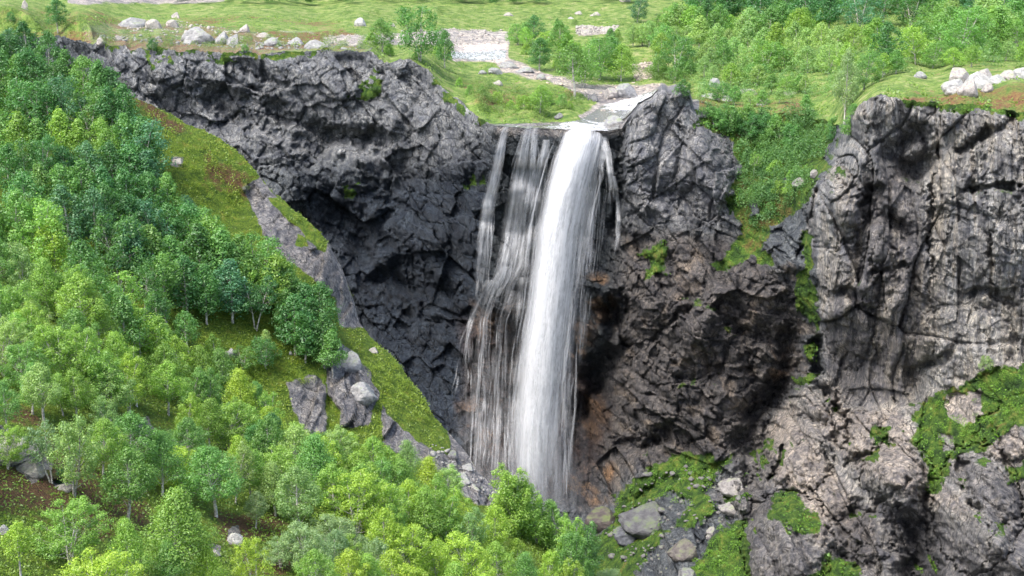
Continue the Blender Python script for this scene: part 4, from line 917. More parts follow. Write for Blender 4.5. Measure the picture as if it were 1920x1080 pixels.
row(None, [(1230, 150), (1330, 158), (1430, 168), (1520, 175)], 14, (5.0, 8.1), FARK, ['mid green', 'bright green', 'pale green'], 'in the scrub line above the green gully', name='birch_shrub', group='birch scrub on the valley floor', sx=(1.2, 1.6))
row(None, [(1280, 125), (1380, 130), (1480, 135), (1590, 140)], 14, (7.5, 11.2), FARK, ['mid green', 'pale green', 'bright green'], 'in the second scrub line above the gully', name='birch_shrub', group='birch scrub on the valley floor', sx=(1.1, 1.5))
row(None, [(1200, 100), (1320, 95), (1450, 98), (1560, 108), (1680, 118)], 16, (8.8, 12.5), FARK, ['mid green', 'pale green', 'pale green', 'bright green'], 'in the middle scrub line of the valley', name='birch_shrub', group='birch scrub on the valley floor', sx=(1.1, 1.5))
row(None, [(1240, 70), (1340, 72), (1450, 75), (1530, 78)], 11, (10.0, 13.8), FARK, ['pale green', 'mid green', 'bright green'], 'in the scrub line before the valley wood', name='birch_shrub', group='birch scrub on the valley floor', sx=(1.1, 1.5))
row(None, [(1700, 120), (1780, 105), (1860, 100), (1930, 100)], 11, (10.0, 15.0), FARK, ['mid green', 'bright green', 'mid green'], 'in the thicket behind the pale cliff', name='birch_shrub', group='birch scrub on the valley floor', sx=(1.2, 1.5))
row(None, [(1640, 138), (1740, 126), (1840, 124), (1940, 124)], 9, (5, 8), FARK, ['bright green', 'mid green', 'pale green'], 'in the low thicket nearest the pale cliff', name='birch_shrub', group='birch scrub on the valley floor', sx=(1.2, 1.6))
row(None, [(1740, 85), (1820, 78), (1900, 75)], 8, (10.0, 15.0), FARK, ['pale green', 'mid green'], 'in the upper thicket behind the pale cliff', name='birch_shrub', group='birch scrub on the valley floor', sx=(1.2, 1.5))
for k_, (v0, h0, w0) in enumerate([(54, 16, 'front'), (34, 19, 'second'), (16, 18, 'third'), (0, 18, 'fourth')]):
    row(None, [(1300 - k_ * 10, v0 + 6), (1500, v0 + 2), (1700, v0), (1960, v0 + 4)], 14, (h0 - 3, h0 + 3), FARK, ['dark green', 'deep green', 'deep green', 'blue-green'], 'in the %s line of the dark valley wood' % w0, group='birches of the dark valley wood', sx=(1.1, 1.4))
for k_, (v0, w0) in enumerate([]):
    row(None, [(300, v0 - 2), (500, v0), (800, v0 - 1), (1180, v0)], 16, (6, 9), FARK, ['dark green', 'deep green', 'mid green'], 'in the %s line of the far wood beyond the meadow' % w0, group='birches beyond the meadow', sx=(1.8, 2.4), jit=(14, 2))
def forest(name, pts, h, colour, label, seed, wide=1.5, kinds=None, step=2, sheet=None, cat='forest', grow=1.0):
    r = random.Random(seed); Q, A = [], []
    for u, v in pts:
        p = plateau_pt(u, v) if sheet is None else sheet.pt(u, v); cr = PROTO[r.choice(kinds or FARK)][1]; n = len(cr.vertices); co = np.empty(n * 3, np.float32); cr.vertices.foreach_get('co', co); co = co.reshape(-1, 3)
        at = np.empty(n, np.float32); cr.attributes['leaf'].data.foreach_get('value', at)
        s = r.uniform(*h) / 10; a = r.uniform(0, 6.28); R = np.array(((math.cos(a) * wide, -math.sin(a) * wide, 0), (math.sin(a) * wide, math.cos(a) * wide, 0), (0, 0, 1)))
        k = np.repeat(np.arange(n // 4) % step == 0, 4)
        if grow != 1.0: c4 = co.reshape(-1, 4, 3); co = (c4.mean(1, keepdims=True) + (c4 - c4.mean(1, keepdims=True)) * grow).reshape(-1, 3)
        Q.append((co[k] * s) @ R.T + np.array(p)); A.append(at[k] + r.uniform(-0.25, 0.25))
    Q = np.concatenate(Q); o = link(name, mesh_np(name, Q, np.arange(len(Q)).reshape(-1, 4), False, {'leaf': ('FLOAT', 'POINT', np.clip(np.concatenate(A), 0, 1))}), M['leaf']); o.color = (*colour, 1)
    tag(o, label, cat, kind='stuff')
rr_ = random.Random(5)
forest('forest', [(rr_.uniform(330, 1190), rr_.uniform(-10, 9)) for _ in range(110)], (6, 10), LC['dark green'], 'dark wood along the far side of the meadow', 3)
forest('forest', [(rr_.uniform(1250, 1990), rr_.uniform(-60, -6)) for _ in range(90)], (14, 20), LC['dark green'], 'depths of the dark valley wood', 4, 1.2)
def inside(polys, n, seed):
    r = random.Random(seed); out = []
    while len(out) < n:
        poly = polys[r.randrange(len(polys))]; xs = [p[0] for p in poly]; ys = [p[1] for p in poly]
        u = r.uniform(min(xs), max(xs)); v = r.uniform(min(ys), max(ys))
        if poly_mask(np.array([u]), np.array([v]), poly, 0.5)[0] > 0.5: out.append((u, v))
    return out
BK = ['bush0', 'bush1', 'bush2']
forest('scrub', inside([[(1300, 40), (1980, 40), (1980, 118), (1640, 140), (1560, 185), (1310, 190), (1270, 100)]], 520, 21), (1.8, 4.6), (0.20, 0.35, 0.12), 'low willow scrub spread over the valley floor', 6, 1.1, BK, 14, None, 'scrub', 1.7)
forest('scrub', inside([[(850, 140), (1000, 175), (1080, 175), (1100, 205), (1000, 222), (920, 224)], [(850, 140), (1000, 175), (1080, 175), (1100, 205), (1000, 222), (920, 224)], [(1180, 130), (1290, 130), (1300, 156), (1200, 150)], [(600, 20), (1180, 18), (1180, 48), (600, 44)], [(160, 60), (700, 70), (720, 95), (200, 84)], [(180, 72), (700, 84), (700, 98), (200, 88)], [(-40, 15), (160, 25), (160, 60), (-40, 60)]], 560, 22), (0.8, 2.6), (0.17, 0.27, 0.08), 'low heath and willow tussocks beside the meadow and rim', 7, 1.4, BK, 20, None, 'scrub', 1.8)
forest('scrub', inside([[(1310, 215), (1540, 215), (1550, 290), (1490, 380), (1420, 440), (1390, 420), (1390, 310), (1370, 262)]], 300, 23), (1.4, 4.4), (0.13, 0.27, 0.09), 'low shrubs carpeting the green gully', 8, 1.1, BK, 16, SC, 'scrub', 1.7)
forest('scrub', inside([[(1720, 770), (1850, 700), (1920, 700), (1920, 780), (1780, 860), (1745, 920)], [(1150, 950), (1200, 890), (1370, 860), (1320, 930), (1240, 1000), (1120, 1060)], [(1290, 1075), (1350, 992), (1398, 980), (1400, 1100)]], 190, 24), (0.6, 1.7), (0.20, 0.38, 0.06), 'ferns and grass tufts on the mossy ledges', 9, 1.5, BK, 40, SC, 'ferns', 2.2)
forest('scrub', inside([[(240, 185), (400, 262), (480, 330), (450, 400), (380, 420), (330, 350), (300, 260)], [(650, 650), (740, 680), (830, 800), (760, 790), (700, 720)], [(380, 640), (520, 690), (600, 720), (420, 720)]], 190, 25), (0.5, 1.4), (0.24, 0.35, 0.05), 'heather tufts on the grassy shoulder', 10, 1.8, BK, 40, SA, 'heather', 2.0)
forest('forest', [(rr_.uniform(-330, -60), rr_.uniform(110, 430)) for _ in range(50)], (9, 11), LC['dark green'], 'continuation of the hillside wood along the slope', 11, 1.1, None, 5, SA, 'forest', 1.9)
forest('forest', [(rr_.uniform(-330, -60), rr_.uniform(520, 1150)) for _ in range(45)], (7, 9), LC['bright green'], 'bright birch wood covering the outer spur', 12, 1.1, None, 5, SB, 'forest', 1.9)
GS = 'low shrubs round the gorge rim'
row(None, [(1260, 195), (1340, 200), (1430, 205), (1520, 205)], 8, (3.5, 5.5), FARK, ['mid green', 'pale green', 'dark green'], 'in the scrub line edging the green gully', name='birch_shrub', group='birch scrub on the valley floor', sx=(1.2, 1.6))
row(None, [(1220, 60), (1300, 52), (1400, 60), (1560, 62)], 8, (7, 11), FARK, ['pale green', 'mid green', 'bright green'], 'in the scrub line touching the dark valley wood', name='birch_shrub', group='birch scrub on the valley floor', sx=(1.1, 1.5))
row(None, [(950, 92), (1010, 98), (1080, 108), (1160, 118)], 7, (6, 9), FARK, ['mid green', 'dark green', 'bright green'], 'in the thicket behind the stream', name='birch_shrub', group='birch scrub on the valley floor', sx=(1.1, 1.5))
row(None, [(1130, 88), (1200, 82), (1250, 90)], 5, (5, 8), FARK, ['mid green', 'pale green'], 'in the scrub right of the rubble bank', name='birch_shrub', group='birch scrub on the valley floor', sx=(1.1, 1.5))
row(None, [(960, 105), (1020, 118), (1080, 130), (1180, 135)], 7, (3, 5), ['bush0', 'bush1', 'bush2'], ['mid green', 'dark green', 'bright green'], 'in the thicket above the stream', name='shrub', cat='shrub', noun='shrub', part='foliage', group=GS)
row(None, [(680, 84), (730, 96), (840, 112)], 4, (2.5, 4), ['bush0', 'bush1'], ['bright green', 'mid green'], 'at the feet of the rim birches', name='shrub', cat='shrub', noun='shrub', part='foliage', group=GS)
row(None, [(850, 150), (890, 175), (930, 195), (1000, 205), (1090, 200)], 10, (2.0, 4.0), ['bush0', 'bush1', 'bush2'], ['bright green', 'mid green'], 'on the grassy bank beside the fall', name='shrub', cat='shrub', noun='low shrub', part='foliage', group=GS)
row(SC, [(1320, 235), (1380, 240), (1440, 250), (1500, 262)], 9, (3.5, 6.5), ['bush0', 'bush1', 'bush2'], ['dark green', 'mid green', 'blue-green'], 'across the top of the green gully', name='shrub', cat='shrub', noun='shrub', part='foliage', group=GS)
row(SC, [(1400, 300), (1440, 320), (1500, 330), (1460, 370), (1410, 400)], 9, (2, 3.6), ['bush0', 'bush1', 'bush2'], ['dark green', 'mid green', 'bright green'], 'lower down in the green gully', name='shrub', cat='shrub', noun='low shrub', part='foliage', group=GS)
row(SC, [(1540, 255), (1575, 262), (1600, 255)], 3, (3, 5), ['bush0', 'bush2'], ['mid green', 'dark green'], 'in the notch beside the pale cliff', name='shrub', cat='shrub', noun='shrub', part='foliage', group=GS)
for u, v, h, c, lab in [(286, 92, 3.4, 'deep green', 'dark shrub hanging over the left cliff rim'), (460, 96, 2.0, 'mid green', 'yellowish low shrub on the rim below the boulders'), (1850, 690, 2.6, 'grey-green', 'grey-green shrub at the upper corner of the mossy ledge'), (1600, 215, 2.5, 'mid green', 'shrub between the two knobs of the pale cliff'),
                        (350, 395, 3.0, 'blue-green', 'low blue-green shrub on the grassy shoulder'), (115, 905, 1.4, 'deep green', 'dark juniper shrub between forked white stems'), (20, 40, 3, 'dark green', 'dark shrub at the far upper corner of the rim')]:
    sh = SA if u == 350 else (SB if u == 115 else (SC if v > rim_v(u) else None))
    place_tree('bush1', (plateau_pt(u, v) if sh is None else sh.pt(u, v)), h, LC and c, lab, GS, 'shrub', 'shrub', part='foliage')
print('trees', tree_count, time.time() - T0)

# ------------------------------------------------------------------ boulders
def make_rock(seed, sub=4, blocky=0.5):
    import bmesh
    bm = bmesh.new(); bmesh.ops.create_icosphere(bm, subdivisions=sub, radius=1.0)
    co = np.array([v.co[:] for v in bm.verts]); r = np.random.RandomState(seed)
    # cut by random planes for flat faces
    for _ in range(9):
        n = r.normal(size=3); n /= np.linalg.norm(n); n[2] = abs(n[2]) * 0.8; n /= np.linalg.norm(n); d = r.uniform(0.55, 0.85)
        k = co @ n - d
        co = co - np.where(k > 0, k * 0.92, 0)[:, None] * n
    l = np.linalg.norm(co, axis=1)[:, None]
    co = co * (1 + 0.10 * fbm(co[:, 0] * 1.7 + seed, co[:, 1] * 1.7 + co[:, 2] * 2.3, seed, 4)[:, None] + 0.035 * fbm(co[:, 0] * 7, co[:, 2] * 7 + co[:, 1] * 5, seed + 3, 2)[:, None])
    for v, c in zip(bm.verts, co): v.co = c
    me = bpy.data.meshes.new('boulder'); bm.to_mesh(me); bm.free(); me.materials.append(M['stone'])
    return me
ROCKS = [make_rock(900 + i) for i in range(7)]
def boulder(sheet, u, v, wpx, hpx, c, label, group=None, seed=0, name='boulder'):
    r = random.Random(int(u * 13 + v * 7 + seed))
    p = plateau_pt(u, v) if sheet is None else sheet.pt(u, v)
    s = p.y * 1.02 / F
    o = link(name, ROCKS[r.randrange(7)]); w = wpx * s / 2; h = hpx * s / 2
    o.scale = (w * 1.1, w * r.uniform(0.75, 1.0), h * 1.25); o.rotation_euler = (r.uniform(-0.15, 0.15), r.uniform(-0.15, 0.15), r.uniform(-0.5, 0.5))
    o.location = (p.x, p.y, p.z + h * 0.45); o.color = (*c, 1)
    tag(o, label, 'boulder', group); return o
GR = (0.28, 0.28, 0.28); PK = (0.36, 0.33, 0.305); DKR = (0.16, 0.16, 0.165); WH = (0.38, 0.375, 0.36)
for (u, v, w, h, c, lab) in [
        (372, 80, 62, 34, GR, 'big rounded grey boulder on the left rim'), (418, 82, 30, 26, GR, 'squarish grey boulder touching the big rounded one'), (438, 83, 26, 26, GR, 'third boulder in the row right of the big rounded one'),
        (352, 76, 26, 22, GR, 'boulder tucked against the left side of the big one'), (245, 50, 50, 22, GR, 'long low grey outcrop on the rim slope'), (290, 52, 34, 22, PK, 'pale boulder right of the long low outcrop'), (325, 50, 26, 18, PK, 'small pale boulder on the slope before the meadow'),
        (330, 32, 16, 14, PK, 'small boulder alone on the meadow edge'), (190, 82, 20, 14, PK, 'whitish stone at the head of the cliff'), (220, 76, 16, 12, PK, 'second whitish stone at the head of the cliff'), (46, 15, 12, 22, PK, 'upright pale stone in the upper corner'),
        (495, 68, 28, 12, PK, 'flat pale boulder right of the boulder row'), (512, 86, 36, 22, GR, 'wedge shaped boulder behind the rim turf'), (555, 82, 30, 16, GR, 'grey boulder near the rim left of the gravel'), (590, 90, 40, 20, GR, 'broad low boulder sunk in the rim'), (460, 60, 20, 16, PK, 'rough stone behind the boulder row'),
        (676, 49, 25, 20, WH, 'bright white boulder alone on the meadow'), (737, 52, 9, 8, PK, 'small stone right of the white boulder'), (953, 28, 20, 8, PK, 'flat grey stone out in the meadow'), (1070, 35, 10, 5, WH, 'tiny white stone in the meadow'), (1117, 28, 20, 9, PK, 'greyish stone near the far end of the meadow'),
        (1085, 25, 14, 8, PK, 'low stone beside the greyish meadow stone'), (1172, 5, 20, 10, PK, 'rusty boulder at the far meadow edge'), (930, 140, 34, 14, GR, 'flat slab boulder at the top of the grassy bank'), (985, 138, 34, 12, GR, 'long boulder beneath the streamside thicket'), (1015, 150, 22, 14, GR, 'grey boulder on the bank above the stream'),
        (955, 125, 40, 14, GR, 'pale slab by the river bend'), (934, 160, 20, 10, PK, 'pale stone half buried in the grassy bank'), (905, 138, 18, 10, GR, 'stone on the bank left of the slab'),
        (1175, 180, 46, 30, GR, 'large round boulder standing in the stream bed'), (1148, 182, 34, 22, PK, 'pinkish boulder left of the large stream boulder'), (1112, 188, 20, 20, DKR, 'dark boulder at the foot of the grassy bank'), (1152, 232, 46, 24, GR, 'flat topped boulder just above the lip'),
        (1048, 222, 18, 12, DKR, 'dark stone at the edge of the bank by the lip'), (1342, 162, 28, 22, GR, 'rounded grey boulder in the valley scrub'), (1330, 184, 40, 12, WH, 'pale flat slab at the top of the green gully'), (1365, 188, 26, 14, WH, 'pale rock next to the flat slab over the gully'),
        (1405, 176, 34, 12, PK, 'low pale boulder in the scrub above the gully'), (1430, 196, 28, 16, PK, 'pale block near the middle of the gully top'), (1480, 176, 38, 10, PK, 'long low pale boulder in the gully scrub'), (1725, 152, 26, 16, GR, 'single grey boulder on the grassy cliff top'),
        (1450, 120, 14, 8, PK, 'small stone among the valley scrub'), (1100, 62, 24, 12, PK, 'pinkish rock on the meadow rubble bank'), (1135, 60, 18, 10, PK, 'small pinkish rock on the meadow rubble bank'), (1212, 132, 10, 5, PK, 'pale rock on the small gravel path')]:
    boulder(None, u, v, w, h, c, lab)
GC = 'pile of pale boulders on the cliff top'
for i, (u, v, w, h) in enumerate([(1800, 160, 40, 26), (1790, 175, 34, 22), (1815, 180, 30, 22), (1830, 168, 34, 26), (1845, 152, 28, 18), (1868, 156, 30, 14), (1892, 148, 30, 16), (1915, 146, 26, 18), (1850, 178, 18, 12)]):
    boulder(None, u, v - 4, w * 1.35, h * 1.45, WH if i % 2 else PK, 'pale boulder, %s from the left in the pile on the pale cliff top' % ORD[i], GC)
for (u, v, w, h, c, lab) in [(655, 690, 56, 40, GR, 'smooth grey boulder at the top of the mossy ridge'), (680, 745, 60, 40, GR, 'grey boulder bulging beneath the mossy ridge'), (700, 660, 20, 12, PK, 'small stone set in the bright moss'), (865, 905, 40, 26, GR, 'pale block above the willows at the ridge end'),
                             (433, 664, 16, 14, GR, 'grey stone in the mossy clearing'), (850, 858, 26, 20, DKR, 'dark block at the broken end of the ridge'), (545, 664, 8, 8, WH, 'tiny white stone in the clearing'), (334, 305, 22, 12, PK, 'pale stone bedded in the grassy shoulder'), (878, 880, 24, 16, GR, 'angular block beside the end of the ridge')]:
    boulder(SA, u, v, w, h, c, lab)
for (u, v, w, h, c, lab) in [(275, 835, 40, 40, GR, 'grey stone outcrop between pale birches'), (440, 1018, 34, 30, WH, 'white lichen covered rock in the heather'), (404, 1040, 24, 14, PK, 'small pinkish stone below the white rock'), (10, 850, 150, 40, PK, 'long pale boulder at the slope edge'), (60, 885, 60, 34, PK, 'second boulder below the long pale one'),
                             (118, 918, 36, 16, PK, 'flat stone between forked stems'), (8, 1000, 26, 24, GR, 'grey stone on the brown slope at the margin'), (160, 655, 18, 20, WH, 'white stone among the birches of the spur'), (70, 508, 16, 18, WH, 'white rock high on the near spur')]:
    boulder(SB, u, v, w, h, c, lab)
for i, (u, v, w, h, c, lab) in enumerate([(1130, 985, 80, 50, (0.09, 0.075, 0.07), 'dark brown block under the rusty rock'), (1215, 985, 110, 60, (0.10, 0.10, 0.105), 'large dark block on the mossy slope'), (1180, 1010, 60, 40, (0.11, 0.115, 0.13), 'smooth bluish block left of the large dark one'), (1280, 1040, 60, 40, (0.13, 0.115, 0.105), 'brown boulder low on the mossy slope'),
                             (1375, 920, 54, 36, (0.26, 0.245, 0.235), 'pinkish block perched on dark rocks'), (1372, 958, 50, 26, (0.26, 0.245, 0.235), 'flat pinkish slab under the perched block'), (1335, 1000, 26, 18, (0.26, 0.245, 0.235), 'small pink stone in the bright moss'), (1500, 345, 34, 16, (0.26, 0.245, 0.235), 'pale ledge stone in the green gully'), (1528, 330, 20, 16, (0.26, 0.245, 0.235), 'knob of pale rock at the gully edge'),
                             (1290, 1085, 50, 30, (0.2, 0.2, 0.2), 'grey boulder at the lower edge of the moss'), (1330, 1010, 16, 12, (0.26, 0.245, 0.235), 'tiny stone in the moss beside the buttress')]):
    boulder(SC, u, v, w, h, c, lab)

# rubble banks: hundreds of stones nobody could count
def rubble(name, polys, n, smin, smax, colour, label, sheet=None):
    r = random.Random(len(label)); vs, fs = [], []
    base = ROCKS_LOW
    k = 0; off = 0; V_, F_ = [], []
    while k < n:
        poly = polys[r.randrange(len(polys))]
        xs = [p[0] for p in poly]; ys = [p[1] for p in poly]
        u = r.uniform(min(xs), max(xs)); v = r.uniform(min(ys), max(ys))
        if poly_mask(np.array([u]), np.array([v]), poly, 0.5)[0] < 0.5: continue
        p = plateau_pt(u, v) if sheet is None else sheet.pt(u, v)
        bv, bf = base[r.randrange(len(base))]
        s = r.uniform(smin, smax) * (0.6 + r.random() ** 3 * 1.4); a = r.uniform(0, 6.28)
        R = np.array(((math.cos(a), -math.sin(a), 0), (math.sin(a), math.cos(a), 0), (0, 0, 0.7)))
        V_.append((bv * s) @ R.T + np.array(p) + np.array((0, 0, s * 0.2))); F_.append(bf + off); off += len(bv); k += 1
    me = mesh_np(name, np.concatenate(V_), np.concatenate(F_), False, k=3); o = link(name, me, M['stone']); o.color = (*colour, 1)
    tag(o, label, 'rubble', kind='stuff')
ROCKS_LOW = []
import bmesh
for i in range(5):
    bm = bmesh.new(); bmesh.ops.create_icosphere(bm, subdivisions=1, radius=1.0); rr = np.random.RandomState(i)
    for _ in range(6):
        n_ = Vector(rr.normal(size=3)).normalized(); d_ = rr.uniform(0.35, 0.6)
        for v in bm.verts:
            k_ = v.co.dot(n_) - d_
            if k_ > 0: v.co -= n_ * k_
    for v in bm.verts: v.co.z *= 0.8
    ROCKS_LOW.append((np.array([v.co[:] for v in bm.verts]), np.array([[v.index for v in f.verts] for f in bm.faces]))); bm.free()
rubble('rubble', [[(600, 66), (700, 62), (840, 52), (955, 56), (955, 82), (840, 86), (720, 84), (600, 82)], [(1080, 50), (1160, 50), (1150, 66), (1080, 66)], [(240, 36), (330, 40), (560, 70), (560, 84), (240, 60)]], 1700, 0.25, 0.75, (0.38, 0.345, 0.32), 'bank of pinkish rubble along the river meadow')
rubble('rubble', [[(1110, 990), (1180, 900), (1260, 870), (1400, 870), (1400, 960), (1330, 1010), (1250, 1080), (1120, 1080)]], 170, 0.3, 1.2, (0.17, 0.165, 0.165), 'broken grey rubble lying on the mossy slope', SC)
rubble('rubble', [[(800, 830), (860, 850), (905, 895), (940, 930), (880, 920), (820, 870)]], 90, 0.2, 0.7, (0.30, 0.29, 0.28), 'broken stones at the end of the mossy ridge', SA)
rubble('rubble', [[(180, 74), (460, 92), (700, 94), (700, 84), (460, 80), (180, 64)]], 420, 0.25, 0.8, (0.26, 0.26, 0.255), 'grey stones strewn along the rim of the left cliff')
rubble('gravel', [[(930, 118), (1030, 140), (1110, 160), (1200, 156), (1240, 160), (1190, 180), (1160, 200), (1110, 180), (1020, 156), (940, 134)], [(1185, 125), (1225, 120), (1225, 145), (1190, 150)], [(1130, 200), (1160, 196), (1150, 226), (1120, 232), (1100, 224)]], 900, 0.2, 0.6, (0.50, 0.42, 0.35), 'scattered pinkish stones along the stream bed')

# ------------------------------------------------------------------ undergrowth
def cover(name, sheet, rock, n, sz, colours, label, box, excl=None):
    rg = np.random.RandomState(n % 1000); P = []; C = []
    us_, V_, Y_ = sheet.us, sheet.V, sheet.Y
    ii = rg.randint(0, len(us_) - 1, n * 2); jj = rg.randint(0, V_.shape[0] - 1, n * 2)
    fu, fv = rg.rand(n * 2), rg.rand(n * 2)
    u = us_[ii] + fu * (us_[1] - us_[0]); v = V_[jj, ii] * (1 - fv) + V_[jj + 1, ii] * fv; y = Y_[jj, ii] * (1 - fv) + Y_[jj + 1, ii] * fv
    ok = (rock[jj, ii] < 0.4) & (u > box[0]) & (u < box[2]) & (v > box[1]) & (v < box[3])
    u, v, y = u[ok][:n], v[ok][:n], y[ok][:n]
    x, y, z = unproj(u, v, y)
    clump = fbm(x / 2.2, z / 2.2, 701, 3); keep = clump + 0.35 * rg.normal(size=len(x)) > -0.1
    x, y, z, clump = x[keep], y[keep], z[keep], clump[keep]
    m = len(x); P = np.stack([x, y, z], 1)
    P += rg.normal(size=P.shape) * np.array((0.12, 0.12, 0.05)); P[:, 2] += 0.08 + 0.35 * np.clip(clump, 0, 1) * rg.rand(m)
    nn = rg.normal(size=P.shape) * 0.6 + np.array((0, -0.5, 0.7)); nn /= np.linalg.norm(nn, axis=1)[:, None]
    t = np.cross(nn, rg.normal(size=P.shape)); t /= np.linalg.norm(t, axis=1)[:, None]; b = np.cross(nn, t)
    s = sz * rg.uniform(0.5, 1.5, m)[:, None]
    q = np.stack([P - t * s, P - b * s * 0.5, P + t * s, P + b * s * 0.5], 1).reshape(-1, 3)
    A = np.clip(0.5 + 0.5 * clump + 0.18 * rg.normal(size=m), 0, 1)
    me = mesh_np(name, q, np.arange(len(q)).reshape(-1, 4), False, {'leaf': ('FLOAT', 'POINT', np.repeat(A, 4))})
    o = link(name, me, M['leaf']); o.color = (*colours, 1); tag(o, label, 'undergrowth', kind='stuff')
cover('undergrowth', SB, rockB, 90000, 0.14, (0.16, 0.26, 0.035), 'bilberry and grass undergrowth covering the near spur', (-40, 400, 1200, 1200))
cover('undergrowth', SA, rockA, 90000, 0.17, (0.19, 0.28, 0.03), 'mossy low undergrowth covering the hillside', (-40, 90, 1000, 1000))
cover('undergrowth', SC, 1 - turf_c, 110000, 0.30, (0.13, 0.28, 0.035), 'bright moss and low plants on the cliff ledges and gully', (900, 150, 2000, 1200))
cover('undergrowth', SPl, 1 - turf_p[::-1], 60000, 0.32, (0.16, 0.27, 0.05), 'low plants and tussocks scattered over the meadow', (-40, 30, 2000, 240))
print('ground cover', time.time() - T0)

# ------------------------------------------------------------------ waterfall
fall = empty('waterfall', unproj(1000, 925, 404)); tag(fall, 'tall white waterfall with one main column and thin side strands', 'waterfall')
fx, fy, fz = [float(a) for a in unproj(1000, 925, 404)]
def water_sheet(name, pts, mat, sheet_id, amount=1.0, off=0.0, cling=None, seed=0, bow=0.5, nacross=9, frac=0.5):
    """pts: (u, v, half width px, Y or None). A curved sheet of falling water."""
    vs = np.array([p[1] for p in pts], float); n = 90
    vv = np.linspace(vs[0], vs[-1], n)
    uu = np.interp(vv, vs, [p[0] for p in pts]); ww = np.interp(vv, vs, [p[2] for p in pts])
    uu = uu + 2.0 * fbm(vv / 60 + seed, vv * 0 + seed, seed, 3) * min(1, 12 / max(ww.mean(), 3)) * 2
    am = np.interp(vv, vs, [p[4] if len(p) > 4 else 1.0 for p in pts]) * amount
    yy = np.empty(n)
    if cling is None: yy = np.interp(vv, vs, [p[3] for p in pts])
    else:
        for i in range(n): yy[i] = min(SC.y(uu[i] + d, vv[i]) for d in (-3, 0, 3))
        k = np.ones(7) / 7; yp = np.pad(yy, 3, 'edge'); ys = np.array([yp[i:i + 7].min() for i in range(n)]); ys = np.convolve(np.pad(ys, 3, 'edge'), k, 'valid')
        yy = ys - cling
    a = np.linspace(-1, 1, nacross)
    Ug = uu[:, None] + ww[:, None] * a[None]; Vg = vv[:, None] + 0 * a[None]
    Yg = yy[:, None] + off + bow * (a[None] ** 2 - 0.5) * (ww[:, None] * 400 / F)
    Yg = Yg + 0.25 * fbm(Ug / 9, Vg / 50, 800 + seed, 2)
    X, Yq, Z = unproj(Ug, Vg, Yg)
    met = (X - X.mean(axis=1, keepdims=True)) ; al = (Z[0:1] - Z)
    me = grid_mesh(name, X - fx, Yq - fy, Z - fz, {'across': ('FLOAT', np.repeat(a[None], n, 0)), 'along': ('FLOAT', al + 37.0 * seed), 'metres': ('FLOAT', met + 5.3 * seed), 'sheet': ('FLOAT', met * 0 + sheet_id * 7.7), 'amount': ('FLOAT', np.repeat(am[:, None], nacross, 1))}, smooth=True)
    return link(name, me, mat, fall)
def threads(name, pts, n, spread, wmin, wmax, mat, cling=None, seed=0, lmin=0.15, lmax=0.6, fan=0.0, off=0.0, am=1.3):
    """a bundle of fine water threads wandering down a flow line; pts as in water_sheet"""
    r = np.random.RandomState(seed + 500)
    vs = np.array([p[1] for p in pts], float); v0, v1 = vs[0], vs[-1]
    pu = [p[0] for p in pts]; pw = [p[2] for p in pts]
    VV, FF, AC, AL, ME, SE, AM = [], [], [], [], [], [], []; base = 0
    for k in range(n):
        ln = r.uniform(lmin, lmax) * (v1 - v0); a0 = v0 + r.uniform(-0.05, 1) * (v1 - v0 - ln * 0.6); a0 = max(a0, v0); a1 = min(v1, a0 + ln)
        m = max(5, int((a1 - a0) / 7)); vv = np.linspace(a0, a1, m); tt_ = np.linspace(0, 1, m)
        o0 = r.normal() * 0.5
        o0 = float(np.clip(o0, -1.15, 1.15))
        uu = np.interp(vv, vs, pu) + o0 * spread * np.interp(vv, vs, pw) * (1 + fan * tt_) + 3.0 * fbm(vv / 38 + k * 3.7, vv * 0 + k, seed, 3)
        w = r.uniform(wmin, wmax) * np.sin(np.pi * np.clip(tt_ * 0.94 + 0.05, 0, 1)) ** 0.5
        if cling is None: yy = np.interp(vv, vs, [p[3] for p in pts]) + off + r.uniform(-0.8, 0.8)
        else:
            yy = np.array([SC.y(a, b) for a, b in zip(uu, vv)]); yp = np.pad(yy, 2, 'edge'); yy = np.array([yp[i:i + 5].min() for i in range(m)]) - cling - r.uniform(0, 0.5)
        for c_, ac in ((-1, -1.0), (0, 0.0), (1, 1.0)):
            x, y, z = unproj(uu + c_ * w, vv, yy - (0.08 if c_ == 0 else 0)); VV.append(np.stack([x - fx, y - fy, z - fz], 1)); AC.append(np.full(m, ac))
            AL.append(-(z - fz) + k * 11.0); ME.append(np.full(m, c_ * 0.12 + k * 1.7)); SE.append(np.full(m, k * 0.77)); AM.append(am * r.uniform(0.75, 1.1) * (0.35 + 0.65 * np.sin(np.pi * np.clip(tt_, 0, 1)) ** 0.7) if c_ == -1 else AM[-1])
        i = np.arange(m - 1)
        for c_ in (0, 1): FF.append(np.stack([base + c_ * m + i, base + c_ * m + i + 1, base + (c_ + 1) * m + i + 1, base + (c_ + 1) * m + i], 1))
        base += 3 * m
    C_ = np.concatenate
    me = mesh_np(name, C_(VV), C_(FF), True, {'across': ('FLOAT', 'POINT', C_(AC)), 'along': ('FLOAT', 'POINT', C_(AL)), 'metres': ('FLOAT', 'POINT', C_(ME)), 'sheet': ('FLOAT', 'POINT', C_(SE)), 'amount': ('FLOAT', 'POINT', C_(AM))})
    return link(name, me, mat, fall)
